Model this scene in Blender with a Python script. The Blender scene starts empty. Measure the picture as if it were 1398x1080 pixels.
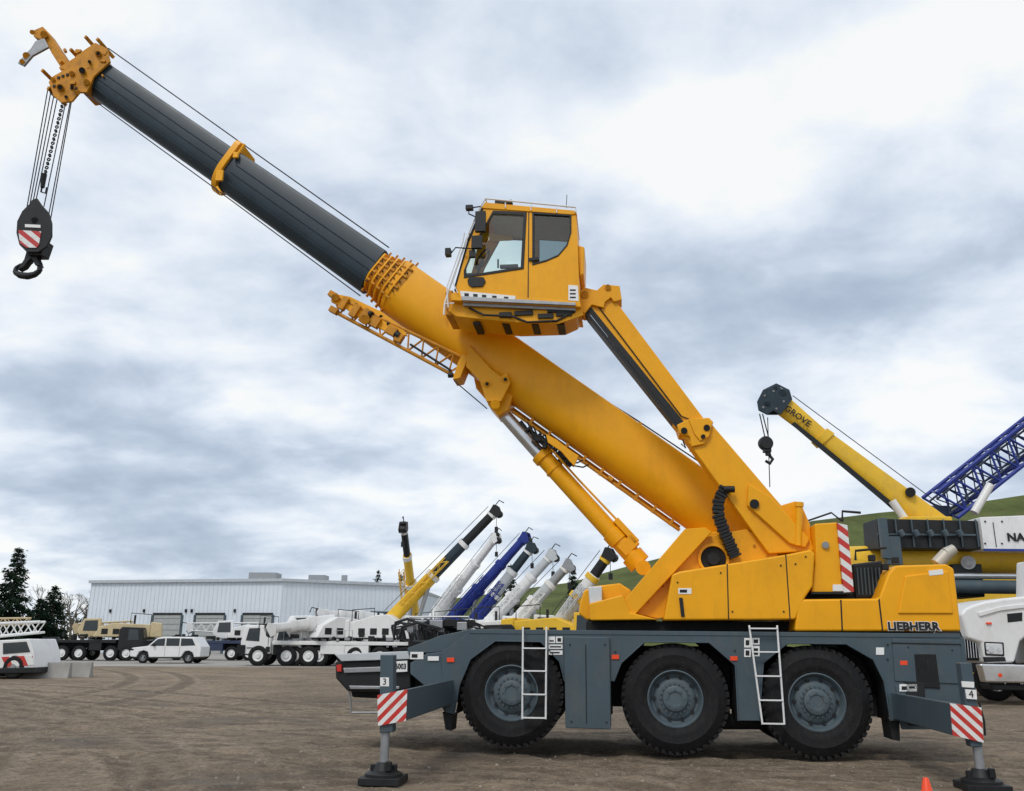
import bpy, bmesh, math, random
from mathutils import Vector, Matrix, noise as mnoise
random.seed(7)
sc=bpy.context.scene
sc.view_settings.view_transform='Standard'
sc.view_settings.look='None'
sc.view_settings.exposure=0
R_=math.radians
# ---------------------------------------------------------------- camera
FP=1200.0; TH=math.atan(338/1200.0); RO=R_(0.4)
EYE=Vector((0,0,1.5))
Fv=Vector((0,math.cos(TH),math.sin(TH)))
R0=Vector((1,0,0)); U0=Vector((0,-math.sin(TH),math.cos(TH)))
Rv=R0*math.cos(RO)+U0*math.sin(RO); Uv=U0*math.cos(RO)-R0*math.sin(RO)
cam=bpy.data.cameras.new('camera'); co=bpy.data.objects.new('camera',cam); sc.collection.objects.link(co)
cam.sensor_width=36; cam.lens=FP/1398*36; cam.clip_end=3000
co.matrix_world=Matrix(((Rv.x,Uv.x,-Fv.x,EYE.x),(Rv.y,Uv.y,-Fv.y,EYE.y),(Rv.z,Uv.z,-Fv.z,EYE.z),(0,0,0,1)))
sc.camera=co
# survey helpers: turn measured sight-lines into metric positions on known planes
def ray(px,py): return Fv+Rv*((px-699)/FP)+Uv*((540-py)/FP)
def G(px,py,D):
    d=ray(px,py); return EYE+d*(D/d.y)
def ground(px,py):
    d=ray(px,py); return EYE+d*(-EYE.z/d.z)
PM=ground(922,1034); YA=R_(7)
EU=Vector((math.cos(YA),-math.sin(YA),0)); EV=Vector((math.sin(YA),math.cos(YA),0))
def C(px,py,v=0.0):
    d=ray(px,py); t=(v-(EYE-PM).dot(EV))/d.dot(EV); p=EYE+d*t-PM
    return Vector((p.dot(EU),p.dot(EV),p.z))
# ---------------------------------------------------------------- materials
def mat(name,col,rough=.5,metal=0,var=.12,scale=2.5,bump=0,bscale=60,coat=0,dirt=0,dcol=(.16,.13,.10),spec=.4):
    m=bpy.data.materials.new(name); m.use_nodes=True; nt=m.node_tree; N=nt.nodes; L=nt.links
    b=N['Principled BSDF']; b.inputs['Roughness'].default_value=rough; b.inputs['Metallic'].default_value=metal; b.inputs['Specular IOR Level'].default_value=spec
    if coat: b.inputs['Coat Weight'].default_value=coat; b.inputs['Coat Roughness'].default_value=.12
    tc=N.new('ShaderNodeTexCoord'); n=N.new('ShaderNodeTexNoise'); n.inputs['Scale'].default_value=scale; n.inputs['Detail'].default_value=8; n.inputs['Roughness'].default_value=.65
    L.new(tc.outputs['Object'],n.inputs['Vector'])
    mx=N.new('ShaderNodeMix'); mx.data_type='RGBA'
    mx.inputs[6].default_value=(*[c*(1-var) for c in col],1); mx.inputs[7].default_value=(*[min(1,c*(1+var)) for c in col],1)
    r=N.new('ShaderNodeMapRange'); r.inputs[1].default_value=.3; r.inputs[2].default_value=.7
    L.new(n.outputs['Fac'],r.inputs[0]); L.new(r.outputs[0],mx.inputs[0])
    out=mx.outputs[2]
    if dirt:
        n2=N.new('ShaderNodeTexNoise'); n2.inputs['Scale'].default_value=scale*2.7; n2.inputs['Detail'].default_value=10; n2.inputs['Roughness'].default_value=.75
        mp=N.new('ShaderNodeMapping'); mp.inputs['Scale'].default_value=(1,1,.45); L.new(tc.outputs['Object'],mp.inputs[0]); L.new(mp.outputs[0],n2.inputs['Vector'])
        r2=N.new('ShaderNodeMapRange'); r2.inputs[1].default_value=.5; r2.inputs[2].default_value=.75; r2.inputs[4].default_value=dirt
        L.new(n2.outputs['Fac'],r2.inputs[0])
        m2=N.new('ShaderNodeMix'); m2.data_type='RGBA'; L.new(r2.outputs[0],m2.inputs[0]); L.new(out,m2.inputs[6]); m2.inputs[7].default_value=(*dcol,1); out=m2.outputs[2]
    L.new(out,b.inputs['Base Color'])
    rr=N.new('ShaderNodeMapRange'); rr.inputs[3].default_value=max(.02,rough-.08); rr.inputs[4].default_value=min(1,rough+.12); L.new(n.outputs['Fac'],rr.inputs[0]); L.new(rr.outputs[0],b.inputs['Roughness'])
    if bump:
        n3=N.new('ShaderNodeTexNoise'); n3.inputs['Scale'].default_value=bscale; n3.inputs['Detail'].default_value=4; L.new(tc.outputs['Object'],n3.inputs['Vector'])
        bp=N.new('ShaderNodeBump'); bp.inputs['Strength'].default_value=bump; bp.inputs['Distance'].default_value=.02; L.new(n3.outputs['Fac'],bp.inputs['Height']); L.new(bp.outputs[0],b.inputs['Normal'])
    return m
def stripes(name,dr,freq,c1=(.55,.03,.02),c2=(.76,.76,.74),th=.5):
    m=bpy.data.materials.new(name); m.use_nodes=True; nt=m.node_tree; N=nt.nodes; L=nt.links; b=N['Principled BSDF']; b.inputs['Roughness'].default_value=.4
    tc=N.new('ShaderNodeTexCoord'); dt=N.new('ShaderNodeVectorMath'); dt.operation='DOT_PRODUCT'; dt.inputs[1].default_value=[x*freq for x in dr]
    L.new(tc.outputs['Object'],dt.inputs[0]); fr=N.new('ShaderNodeMath'); fr.operation='FRACT'; L.new(dt.outputs['Value'],fr.inputs[0])
    gt=N.new('ShaderNodeMath'); gt.operation='GREATER_THAN'; gt.inputs[1].default_value=th; L.new(fr.outputs[0],gt.inputs[0])
    mx=N.new('ShaderNodeMix'); mx.data_type='RGBA'; mx.inputs[6].default_value=(*c1,1); mx.inputs[7].default_value=(*c2,1); L.new(gt.outputs[0],mx.inputs[0])
    n=N.new('ShaderNodeTexNoise'); n.inputs['Scale'].default_value=14; n.inputs['Detail'].default_value=8; n.inputs['Roughness'].default_value=.7; L.new(tc.outputs['Object'],n.inputs['Vector'])
    r=N.new('ShaderNodeMapRange'); r.inputs[1].default_value=.5; r.inputs[2].default_value=.75; r.inputs[4].default_value=.4; L.new(n.outputs['Fac'],r.inputs[0])
    m2=N.new('ShaderNodeMix'); m2.data_type='RGBA'; L.new(r.outputs[0],m2.inputs[0]); L.new(mx.outputs[2],m2.inputs[6]); m2.inputs[7].default_value=(.25,.2,.16,1)
    L.new(m2.outputs[2],b.inputs['Base Color'])
    return m
def glassmat(name,tint,gl=.15,op=.15):
    m=bpy.data.materials.new(name); m.use_nodes=True; nt=m.node_tree; N=nt.nodes; L=nt.links; N.remove(N['Principled BSDF'])
    o=N['Material Output']; t=N.new('ShaderNodeBsdfTransparent'); t.inputs[0].default_value=(*tint,1)
    g=N.new('ShaderNodeBsdfGlossy'); g.inputs['Roughness'].default_value=.03; 
    fr=N.new('ShaderNodeFresnel'); fr.inputs[0].default_value=1.5
    a=N.new('ShaderNodeMath'); a.operation='ADD'; a.inputs[1].default_value=gl; L.new(fr.outputs[0],a.inputs[0])
    mx=N.new('ShaderNodeMixShader'); L.new(a.outputs[0],mx.inputs[0]); L.new(t.outputs[0],mx.inputs[1]); L.new(g.outputs[0],mx.inputs[2]); L.new(mx.outputs[0],o.inputs[0])
    return m
YEL=mat('yellow_paint',(.85,.385,.004),.40,0,.08,1.2,0,60,.04,.28,(.40,.17,.01),.3)
YEL2=mat('weathered_yellow',(.56,.235,.010),.5,0,.25,4,0,60,0,.7,(.10,.06,.02),.3)
YELB=mat('yellow_paint_other',(.78,.48,.03),.45,0,.1,1,0,60,0,.4,(.33,.24,.1))
GRY=mat('slate_paint',(.060,.088,.106),.42,0,.12,1.5,0,60,.05,.5,(.13,.122,.105),.35)
GRYL=mat('rim_paint',(.080,.110,.128),.5,0,.15,5,0,60,0,.6,(.14,.13,.11),.35)
BOOMG=mat('boom_slate',(.020,.036,.049),.40,0,.2,2,0,60,0,.3,(.045,.06,.07),.35)
BLK=mat('black_parts',(.012,.013,.014),.5,0,.3,4,0,60,0,.2,(.05,.045,.04),.35)
DRK=mat('underbody_dark',(.014,.015,.016),.7,0,.3,4,0,60,0,.4,(.055,.047,.04),.25)
RUB=mat('tyre_rubber',(.012,.012,.013),.75,0,.25,6,.3,40,0,.45,(.055,.048,.04),.25)
STL=mat('steel',(.6,.61,.62),.22,.9,.08,5)
GALV=mat('grey_metal',(.33,.34,.35),.4,.6,.15,6)
GRN=mat('light_grey_paint',(.50,.53,.55),.45,0,.1,2)
ROPE=mat('wire_rope',(.035,.035,.035),.5,.5,.2,20)
WHT=mat('white_paint',(.76,.76,.75),.4,0,.05,1.5,0,60,.1,.35,(.42,.39,.34))
WHS=mat('sticker_white',(.8,.8,.78),.5,0,.03)
RED=mat('red_paint',(.55,.03,.02),.4)
ORG=mat('orange_plastic',(.85,.07,.015),.4)
BLU=mat('blue_paint',(.015,.035,.24),.45,0,.15,2,0,60,0,.2,(.1,.1,.12))
TAN=mat('tan_paint',(.58,.47,.28),.5,0,.1,2,0,60,0,.3)
NAVY=mat('navy_paint',(.03,.045,.09),.5)
CHR=mat('chrome',(.7,.7,.7),.15,1,.05)
GLS=glassmat('cab_glass',(.86,.95,.92),.05)
GLS2=glassmat('cab_glass_tinted',(.45,.55,.56),.05)
DGL=mat('dark_window',(.02,.03,.035),.08,0,.2,1,0,60,.5)
LEN=mat('lamp_lens',(.6,.62,.62),.12,0,.1,8,0,60,.6)
CHV=stripes('chevrons_r',(1,0,1),7.5); CHV2=stripes('chevrons_l',(1,0,-1),7.5); CHV3=stripes('chevrons_cw',(1,0,1.2),4.2)
# ---------------------------------------------------------------- mesh helpers
def empty(name,loc=(0,0,0),rz=0):
    e=bpy.data.objects.new(name,None); sc.collection.objects.link(e); e.location=loc; e.rotation_euler=(0,0,rz); e.empty_display_size=.3; return e
class B:
    def __init__(s): s.bm=bmesh.new()
    def prism(s,pts,vec):
        vec=Vector(vec); a=[s.bm.verts.new(p) for p in pts]; b=[s.bm.verts.new(Vector(p)+vec) for p in pts]; n=len(a)
        s.bm.faces.new(a); s.bm.faces.new(b[::-1])
        for i in range(n): s.bm.faces.new((a[i],b[i],b[(i+1)%n],a[(i+1)%n]))
        return s
    def box(s,c,d,M=None):
        c=Vector(c); x,y,z=[k/2 for k in d]; ps=[Vector((i*x,j*y,k*z)) for k in(-1,1) for i,j in((-1,-1),(1,-1),(1,1),(-1,1))]
        if M: ps=[M@p for p in ps]
        v=[s.bm.verts.new(c+p) for p in ps]
        for f in((0,3,2,1),(4,5,6,7),(0,1,5,4),(1,2,6,5),(2,3,7,6),(3,0,4,7)): s.bm.faces.new([v[i] for i in f])
        return s
    def face(s,pts): s.bm.faces.new([s.bm.verts.new(p) for p in pts]); return s
    def cyl(s,a,b,r,r2=None,n=14,caps=True):
        a=Vector(a);b=Vector(b); r2=r if r2 is None else r2; d=(b-a)
        if d.length<1e-6: return s
        d.normalize(); x=d.orthogonal().normalized(); y=d.cross(x)
        A=[];Bb=[]
        for i in range(n):
            t=2*math.pi*i/n; o=x*math.cos(t)+y*math.sin(t); A.append(s.bm.verts.new(a+o*r)); Bb.append(s.bm.verts.new(b+o*r2))
        for i in range(n): s.bm.faces.new((A[i],A[(i+1)%n],Bb[(i+1)%n],Bb[i]))
        if caps: s.bm.faces.new(A[::-1]); s.bm.faces.new(Bb)
        return s
    def tube(s,pts,r,n=8):
        pts=[Vector(p) for p in pts]; rings=[]; x=None
        for i,p in enumerate(pts):
            d=(pts[min(i+1,len(pts)-1)]-pts[max(i-1,0)]).normalized()
            if x is None: x=d.orthogonal().normalized()
            else:
                x=(x-d*x.dot(d)); x=x.normalized() if x.length>1e-4 else d.orthogonal().normalized()
            y=d.cross(x); rings.append([s.bm.verts.new(p+(x*math.cos(2*math.pi*k/n)+y*math.sin(2*math.pi*k/n))*r) for k in range(n)])
        for a,b in zip(rings,rings[1:]):
            for k in range(n): s.bm.faces.new((a[k],a[(k+1)%n],b[(k+1)%n],b[k]))
        s.bm.faces.new(rings[0][::-1]); s.bm.faces.new(rings[-1]); return s
    def lathe(s,c,ax,prof,n=48):
        c=Vector(c); ax=Vector(ax).normalized(); x=ax.orthogonal().normalized(); y=ax.cross(x); rings=[]
        for r,t in prof:
            if r<1e-5: rings.append([s.bm.verts.new(c+ax*t)])
            else: rings.append([s.bm.verts.new(c+ax*t+(x*math.cos(2*math.pi*k/n)+y*math.sin(2*math.pi*k/n))*r) for k in range(n)])
        for a,b in zip(rings,rings[1:]):
            for k in range(n):
                if len(a)==1 and len(b)==1: break
                if len(a)==1: s.bm.faces.new((a[0],b[(k+1)%n],b[k]))
                elif len(b)==1: s.bm.faces.new((a[k],a[(k+1)%n],b[0]))
                else: s.bm.faces.new((a[k],a[(k+1)%n],b[(k+1)%n],b[k]))
        return s
    def loft(s,rings):
        R=[[s.bm.verts.new(p) for p in r] for r in rings]; n=len(R[0])
        for a,b in zip(R,R[1:]):
            for k in range(n): s.bm.faces.new((a[k],a[(k+1)%n],b[(k+1)%n],b[k]))
        s.bm.faces.new(R[0][::-1]); s.bm.faces.new(R[-1]); return s
    def ring(s,outer,inner,vec):
        vec=Vector(vec); n=len(outer); o=[s.bm.verts.new(p) for p in outer]; i_=[s.bm.verts.new(p) for p in inner]
        O=[s.bm.verts.new(Vector(p)+vec) for p in outer]; I=[s.bm.verts.new(Vector(p)+vec) for p in inner]
        for k in range(n):
            j=(k+1)%n
            s.bm.faces.new((o[k],o[j],i_[j],i_[k])); s.bm.faces.new((O[k],I[k],I[j],O[j])); s.bm.faces.new((o[k],O[k],O[j],o[j])); s.bm.faces.new((i_[k],i_[j],I[j],I[k]))
        return s
    def out(s,name,m,par=None,bev=0,smooth=True,ang=35):
        bm=s.bm; bmesh.ops.recalc_face_normals(bm,faces=bm.faces[:]); me=bpy.data.meshes.new(name); bm.to_mesh(me); bm.free()
        me.materials.append(m)
        if smooth:
            for p in me.polygons: p.use_smooth=True
            me.set_sharp_from_angle(angle=R_(ang))
        o=bpy.data.objects.new(name,me); sc.collection.objects.link(o)
        if par: o.parent=par
        if bev:
            md=o.modifiers.new('b','BEVEL'); md.width=bev; md.segments=2; md.limit_method='ANGLE'; md.angle_limit=R_(40); md.harden_normals=True
        return o
def text(name,s,size,m,par,loc,rot,ext=.003,sx=1,bold=0):
    cu=bpy.data.curves.new(name,'FONT'); cu.body=s; cu.size=size; cu.extrude=ext; cu.align_x='CENTER'; cu.align_y='CENTER'; cu.offset=bold; cu.resolution_u=2
    o=bpy.data.objects.new(name,cu); sc.collection.objects.link(o); cu.materials.append(m); o.location=loc; o.rotation_euler=rot; o.scale=(sx,1,1)
    if par: o.parent=par
    return o
# ================================================================= MAIN CRANE
crane=empty('mobile_crane',PM,-YA)
def cp(pts,v): return [C(x,y,v) for x,y in pts]
def P(name,m,pts,v0,v1,bev=.012): return B().prism(cp(pts,v0),(0,v1-v0,0)).out(name,m,crane,bev)
# --- carrier
side=[(655,861),(1310,868),(1317,872),(1326,962),(1312,996),(1232,996),(1228,984),(1216,984),(1207,930),(1192,900),(1155,879),(1075,878),(1042,905),(1036,984),(1008,984),(1004,908),(968,877),(880,876),(848,905),(838,930),(834,930),(834,994),(772,993),(771,930),(764,903),(738,876),(676,875),(642,900),(627,935),(620,975),(608,973),(603,925),(600,892),(640,863)]
P('side_skirt_near',GRY,side,0,.05,.006)
B().prism([p+Vector((0,2.55,0)) for p in cp(side,0)],(0,.05,0)).out('side_skirt_far',GRY,crane)
B().prism(cp([(640,859),(1311,865),(1311,871),(640,865)],-.01),(0,2.6,0)).out('deck_plate',GRY,crane,.006)
B().prism(cp([(640,880),(1290,885),(1290,975),(640,960)],.75),(0,1.1,0)).out('main_frame',DRK,crane,.02)
P('storage_cabinet',GRY,[(770,869),(832,870),(834,996),(772,994)],-.06,.5,.012)
P('cabinet_seam',BLK,[(799,880),(800.2,880),(801.4,988),(800.2,988)],-.064,-.05,0)
b=B()
for pts in ([(620,975),(627,935),(642,900),(676,875),(738,876),(764,903),(771,930)],[(838,930),(848,905),(880,876),(968,877),(1004,908),(1008,984)],[(1036,984),(1042,905),(1075,878),(1155,879),(1192,900),(1207,930),(1216,984)]):
    b.tube(cp(pts,-.004),.012,6)
b.out('wheel_arch_lips',GRY,crane)
b=B()
for pts in ([(622,975),(629,935),(644,900),(677,877),(737,878),(762,903),(769,932)],[(840,930),(850,905),(881,878),(967,879),(1002,908),(1006,984)],[(1038,984),(1044,905),(1076,880),(1154,881),(1190,900),(1205,930),(1214,984)]):
    q=cp(pts,.05)
    for p,r in zip(q,q[1:]):
        b.face([p,r,r+Vector((0,.6,0)),p+Vector((0,.6,0))])
b.out('arch_liners',DRK,crane,0,False)
for nm,q in(('hatch_a',[(1218,872),(1310,874),(1316,934),(1222,930)]),('hatch_b',[(1222,936),(1254,937),(1258,988),(1232,990)])):
    P(nm,GRY,q,-.018,.02,.008)
P('rear_recess',DRK,[(1248,893),(1278,893),(1284,940),(1252,938)],-.024,.02,.01)
P('side_seam',BLK,[(1218,877),(1312,879),(1312,881),(1218,879)],-.022,.02,0)
# left end (front)
P('front_box',DRK,[(470,900),(604,896),(606,950),(600,958),(480,952)],.35,2.3,.03)
P('front_bumper_frame',GRN,[(456,893),(556,889),(560,900),(466,903)],.05,2.5,.012)
P('front_bumper_panel',BLK,[(457,903),(560,900),(561,940),(536,946),(474,944),(458,926)],.12,2.4,.03)
P('bumper_silver_trim',GALV,[(468,912),(556,909),(556,916),(470,919)],.08,.13,.01)
P('bumper_silver_trim_low',GALV,[(476,936),(545,937),(545,941),(478,941)],.08,.13,.01)
P('front_number_board',WHS,[(537,903),(556,902),(556,917),(537,918)],.06,.1,.003)
o=text('fleet_number','6003',.11,BLK,crane,C(547,910,.055),(R_(90),0,0),.002,.75,.003)
P('tail_lamp',RED,[(459,908),(466,907),(466,917),(460,917)],.08,.14,.004)
P('front_step_riser',GRY,[(583,892),(603,890),(607,972),(590,945),(560,920),(560,905)],.0,.4,.01)
b=B(); b.tube(cp([(477,944),(480,973),(516,973)],.2),.018); b.tube(cp([(477,944),(480,973),(516,973)],.5),.018); b.tube([C(480,973,.2),C(480,973,.5)],.018); b.out('front_step',GALV,crane)
P('deck_front_plate',GRY,[(556,885),(600,868),(642,859),(650,870),(604,890),(558,893)],.1,2.4,.01)
b=B()
for i in range(30):
    x=535+random.random()*105; y=864-random.random()*12; v=.2+random.random()*1.9
    pts=[C(x,874,v),C(x-4,y-2,v),C(x+8,y-9+random.random()*6,v+.1),C(x+20,y-4,v+.15),C(x+34,y+2,v+.2),C(x+36,874,v+.2)]
    b.tube(pts,.018)
b.tube(cp([(538,868),(540,850),(556,845),(575,852),(590,864)],.15),.022); b.tube(cp([(545,872),(549,856),(570,850),(600,858)],.12),.022)
b.out('hydraulic_hoses',BLK,crane)
b=B()
for i in range(12):
    c=C(562+i*7,858-(i%3)*3,.3+.15*(i%5)); b.box(c,(.10+.05*(i%3),.2,.12))
b.out('valve_blocks',GALV,crane,.01)
b=B(); b.box(C(625,851,.4),(.5,.3,.1)); b.box(C(590,853,1.2),(.4,.5,.14)); b.out('deck_gear',DRK,crane,.01)
b=B()
for x in(560,600,640): b.tube([C(x,866,2.2),C(x,842,2.2)],.014)
b.tube([C(560,842,2.2),C(640,842,2.2)],.014); b.out('deck_rail',GALV,crane)
# wheels
def tyre(b,c,r,w,lug=True):
    b.lathe(c,(0,1,0),[(r*.50,.03),(r*.53,.005),(r*.57,.0),(r*.585,-.01),(r*.66,-.018),(r*.76,-.016),(r*.78,-.022),(r*.80,-.012),(r*.92,.03),(r*.968,.07),(r*.977,.11),(r*.977,w-.11),(r*.96,w-.07),(r*.9,w-.03),(r*.6,w),(r*.5,w-.03)],72)
    if lug:
        n=46
        for k in range(n):
            for sd in(0,1):
                t=2*math.pi*(k+sd*.5)/n; Mr=Matrix.Rotation(-t,3,'Y')
                yy=.15 if sd==0 else w-.15
                b.box(Vector(c)+Vector((0,yy,0))+Mr@Vector((0,0,r*.972)),(.062,.21,.034),Mr@Matrix.Rotation(R_(12 if sd else -12),3,'Z'))
                ys=.052 if sd==0 else w-.052
                b.box(Vector(c)+Vector((0,ys,0))+Mr@Vector((0,0,r*.94)),(.045,.035,.07),Mr)
def rim(b,c,r):
    b.lathe(c,(0,1,0),[(r*.515,.05),(r*.515,.012),(r*.495,.008),(r*.475,.03),(r*.46,.09),(r*.43,.13),(r*.40,.135),(r*.36,.10),(r*.30,.085),(r*.235,.08),(r*.225,.03),(r*.20,.02),(r*.13,.02),(r*.12,.035),(0,.035)],48)
bt=B(); brm=B(); bn=B(); bh=B()
for (px,py) in((698,946),(922,954),(1116,960)):
    c=C(px,py,.02); RR=.755; c.z=max(c.z,.745) if px>800 else c.z
    tyre(bt,c,RR,.42); rim(brm,c,RR)
    c2=c+Vector((0,2.15,0)); tyre(bt,c2,RR,.42,False)
    bh.cyl(c+Vector((0,.3,0)),c2,.13); 
    for k in range(20):
        t=2*math.pi*k/20; d=Vector((math.cos(t),0,math.sin(t)))
        bn.cyl(c+d*RR*.27+Vector((0,.055,0)),c+d*RR*.27+Vector((0,.09,0)),.013,n=6)
    for k in range(10):
        t=2*math.pi*k/10; d=Vector((math.cos(t),0,math.sin(t)))
        bh.cyl(c+d*RR*.38+Vector((0,.095,0)),c+d*RR*.38+Vector((0,.14,0)),.026,n=10)
    for k in range(8):
        t=2*math.pi*k/8; d=Vector((math.cos(t),0,math.sin(t))); bn.cyl(c+d*RR*.165+Vector((0,.008,0)),c+d*RR*.165+Vector((0,.03,0)),.012,n=6)
bt.out('tyres',RUB,crane); brm.out('wheel_rims',GRYL,crane); bn.out('wheel_nuts',GRYL,crane); bh.out('axles_and_vents',BLK,crane)
b=B()
for px in(698,922,1116): 
    b.box(C(px,900,.9),(.5,.5,.25)); b.box(C(px+60,960,1.0),(.2,.9,.3))
b.cyl(C(985,985,.6),C(1040,985,.6),.11); 
b.tube(cp([(1006,925),(1010,960),(1020,975),(1034,970),(1036,930)],.3),.02); b.tube(cp([(1002,940),(1008,980),(1030,985)],.4),.02)
b.out('suspension_parts',DRK,crane,.02)
P('mud_flap_a',BLK,[(604,972),(618,976),(616,998),(608,996)],.1,.5,.004)
P('mud_flap_b',BLK,[(1214,984),(1228,984),(1229,1012),(1218,1010)],.1,.5,.004)
# ladders
def ladder(nm,t0,t1,b0,b1,ys):
    b=B(); v=-.12
    b.tube(cp([t0,b0],v),.014); b.tube(cp([t1,b1],v),.014)
    b.tube([C(*t0,v),C(*t0,.1)],.014); b.tube([C(*t1,v),C(*t1,.1)],.014)
    for y in ys:
        k=(y-t0[1])/(b0[1]-t0[1]); xa=t0[0]+(b0[0]-t0[0])*k; xb=t1[0]+(b1[0]-t1[0])*k
        p=C(xa,y,v); q=C(xb,y,v); b.box((p+q)/2,((q-p).length,.05,.018))
    b.out(nm,WHT,crane)
ladder('ladder_front',(714,857),(746,857),(713,982),(745,982),(885,916,948,980))
ladder('ladder_rear',(1023,855),(1061,855),(1041,989),(1071,989),(858,890,923,956,988))
# outriggers
def outrig(tag,v,poly,postx,post,foot,chv):
    B().prism(cp(poly,v),(0,.6-v,0)).out('outrigger_beam_'+tag,GRY,crane,.012)
    B().prism(cp([(x,y+ (0)) for x,y in poly],v-.05),(0,.012,0)).out('chevron_plate_'+tag,chv,crane)
    B().prism(cp(post,v-.02),(0,.16,0)).out('jack_housing_'+tag,GRY,crane,.01)
    p=C(*foot,v+.06); top=C(postx,970,v+.06); p2=Vector((p.x,p.y,.12)); top.x=p.x
    B().cyl(top,p2,.05,n=20).out('jack_rod_'+tag,GALV,crane)
    b=B(); b.lathe((p.x,p.y,0),(0,0,1),[(0,.02),(.19,.02),(.21,.04),(.21,.09),(.12,.12),(.085,.20),(0,.21)],28); b.box((p.x,p.y,.02),(.46,.46,.075)); b.box((p.x,p.y,.13),(.3,.06,.1)); b.box((p.x+.08,p.y-.1,.17),(.06,.06,.1)); b.out('jack_foot_'+tag,BLK,crane,.006)
    b=B(); q=[Vector((p.x+.07,p.y-.03,.9)),Vector((p.x+.09,p.y-.05,.7)),Vector((p.x+.08,p.y-.05,.55))]; b.tube(q,.012); b.out('jack_hose_'+tag,BLK,crane)
outrig('front',-2.85,[(515,949),(556,941),(554,984),(516,991)],527,[(519,894),(537,894),(536,1000),(518,1001)],(524,1050),CHV2)
outrig('rear',-2.25,[(1297,960),(1340,966),(1343,1014),(1301,1004)],1329,[(1311,905),(1327,905),(1342,1020),(1326,1020)],(1338,1050),CHV)
P('jack_number_3',WHS,[(519,925),(531,925),(531,937),(519,937)],-2.875,-2.86,0)
text('jack_digit_3','3',.1,BLK,crane,C(525,931,-2.879),(R_(90),0,0),.001)
P('jack_number_4',WHS,[(1318,941),(1333,942),(1334,955),(1320,954)],-2.30,-2.28,0)
text('jack_digit_4','4',.11,BLK,crane,C(1326,948,-2.304),(R_(90),0,0),.001)
P('jack_sticker',WHS,[(1313,930),(1330,931),(1330,939),(1314,938)],-2.30,-2.28,0)
P('rear_beam_socket',BLK,[(1236,930),(1262,932),(1266,992),(1240,990)],-.03,.1,.01)
# stickers & lamps
b=B()
for (x0,y0,x1,y1,v) in((749,869,758,878,-.01),(759,869,768,878,-.01),(749,880,768,886,-.01),(749,888,768,894,-.01),(1016,871,1025,884,-.01),(1027,871,1037,880,-.01),(1016,886,1025,897,-.01),(1027,882,1037,896,-.01),(1228,934,1252,944,-.03),(560,890,578,900,-.01),(584,896,599,902,-.02),(1196,884,1207,894,-.01)):
    b.prism(cp([(x0,y0),(x1,y0),(x1,y1),(x0,y1)],v),(0,.006,0))
b.out('warning_stickers',WHS,crane,0)
b=B()
for (x0,y0,x1,y1,v) in((750,874,756,876,-.013),(761,871,766,876,-.013),(751,882,766,884,-.013),(751,890,764,892,-.013),(1018,874,1023,881,-.013),(1029,873,1035,878,-.013),(1018,888,1023,895,-.013),(1029,885,1035,894,-.013),(1231,937,1238,942,-.033),(1241,937,1249,940,-.033),(562,893,570,898,-.013)):
    b.prism(cp([(x0,y0),(x1,y0),(x1,y1),(x0,y1)],v),(0,.004,0))
for (x,y) in((613,932),(613,950),(840,890),(1003,888),(1212,880),(1212,900),(778,880),(826,880),(780,985),(828,986),(1240,884),(1300,888),(1236,975)): b.cyl(C(x,y,-.075 if 770<x<832 else -.022),C(x,y,-.05 if 770<x<832 else .0),.012,n=8)
b.out('sticker_print',BLK,crane,0)
b=B()
for x,y in((615,901),(840,897),(1002,899),(1234,905)): b.prism(cp([(x-5,y-3),(x+5,y-3),(x+5,y+3),(x-5,y+3)],-.02),(0,.03,0))
b.out('side_marker_lamps',ORG,crane,.003)
# --- superstructure
P('slewing_ring',DRK,[(800,848),(1086,848),(1086,864),(800,862)],.5,2.1,.02)
YN=.18
P('turret_frame_nose',YEL,[(791,826),(797,806),(812,800),(846,796),(862,806),(862,838),(900,846),(800,846),(790,838)],YN+.3,2.2,.03)
P('nose_lamp',LEN,[(803,801),(822,800),(822,826),(805,826)],YN+.05,YN+.3,.02)
P('nose_skirt',YEL,[(804,824),(850,812),(860,836),(900,846),(806,847)],YN,YN+.4,.02)
def brace(nm,pts,v0,v1,m=YEL): return P(nm,m,pts,v0,v1,.012)
brace('turret_side_brace',[(836,838),(935,722),(962,720),(972,726),(868,838),(850,846),(838,846)],YN+.05,YN+.2)
brace('turret_side_brace_far',[(850,838),(935,735),(962,733),(972,738),(880,838)],2.0,2.15)
P('winch_plate',YEL,[(868,838),(955,735),(1020,722),(1062,757),(1062,800),(900,845)],YN+.22,YN+.3,.01)
P('boom_cradle',YEL,[(880,790),(935,727),(1080,722),(1115,740),(1115,840),(860,842)],YN+.75,2.1,.03)
c=C(974,763,YN+.2); B().lathe(c,(0,1,0),[(.23,.06),(.23,-.03),(.19,-.03),(.19,.05)],32).out('winch_ring',YEL,crane)
B().cyl(c+Vector((0,.04,0)),c+Vector((0,.012,0)),.185,n=32).out('winch_opening',DRK,crane)
B().cyl(c+Vector((0,.012,0)),c+Vector((0,-.03,0)),.09,n=24).out('winch_hub',BLK,crane)
b=B()
for x,y in((885,822),(905,800),(925,775),(945,750),(1030,745),(1048,760)): b.cyl(C(x,y,YN+.2),C(x,y,YN+.24),.022,n=8)
b.out('plate_bolts',YEL2,crane)
P('hood_panel',YEL,[(906,847),(918,784),(928,780),(992,770),(1073,757),(1108,750),(1113,756),(1110,800),(1100,815),(1086,846)],0.0,.7,.03)
b=B()
for q in([(992,770),(993.5,770),(995.5,846),(994,846)],[(1072,757),(1073.5,757),(1079.5,846),(1078,846)]): b.prism(cp(q,-.004),(0,.01,0))
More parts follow.
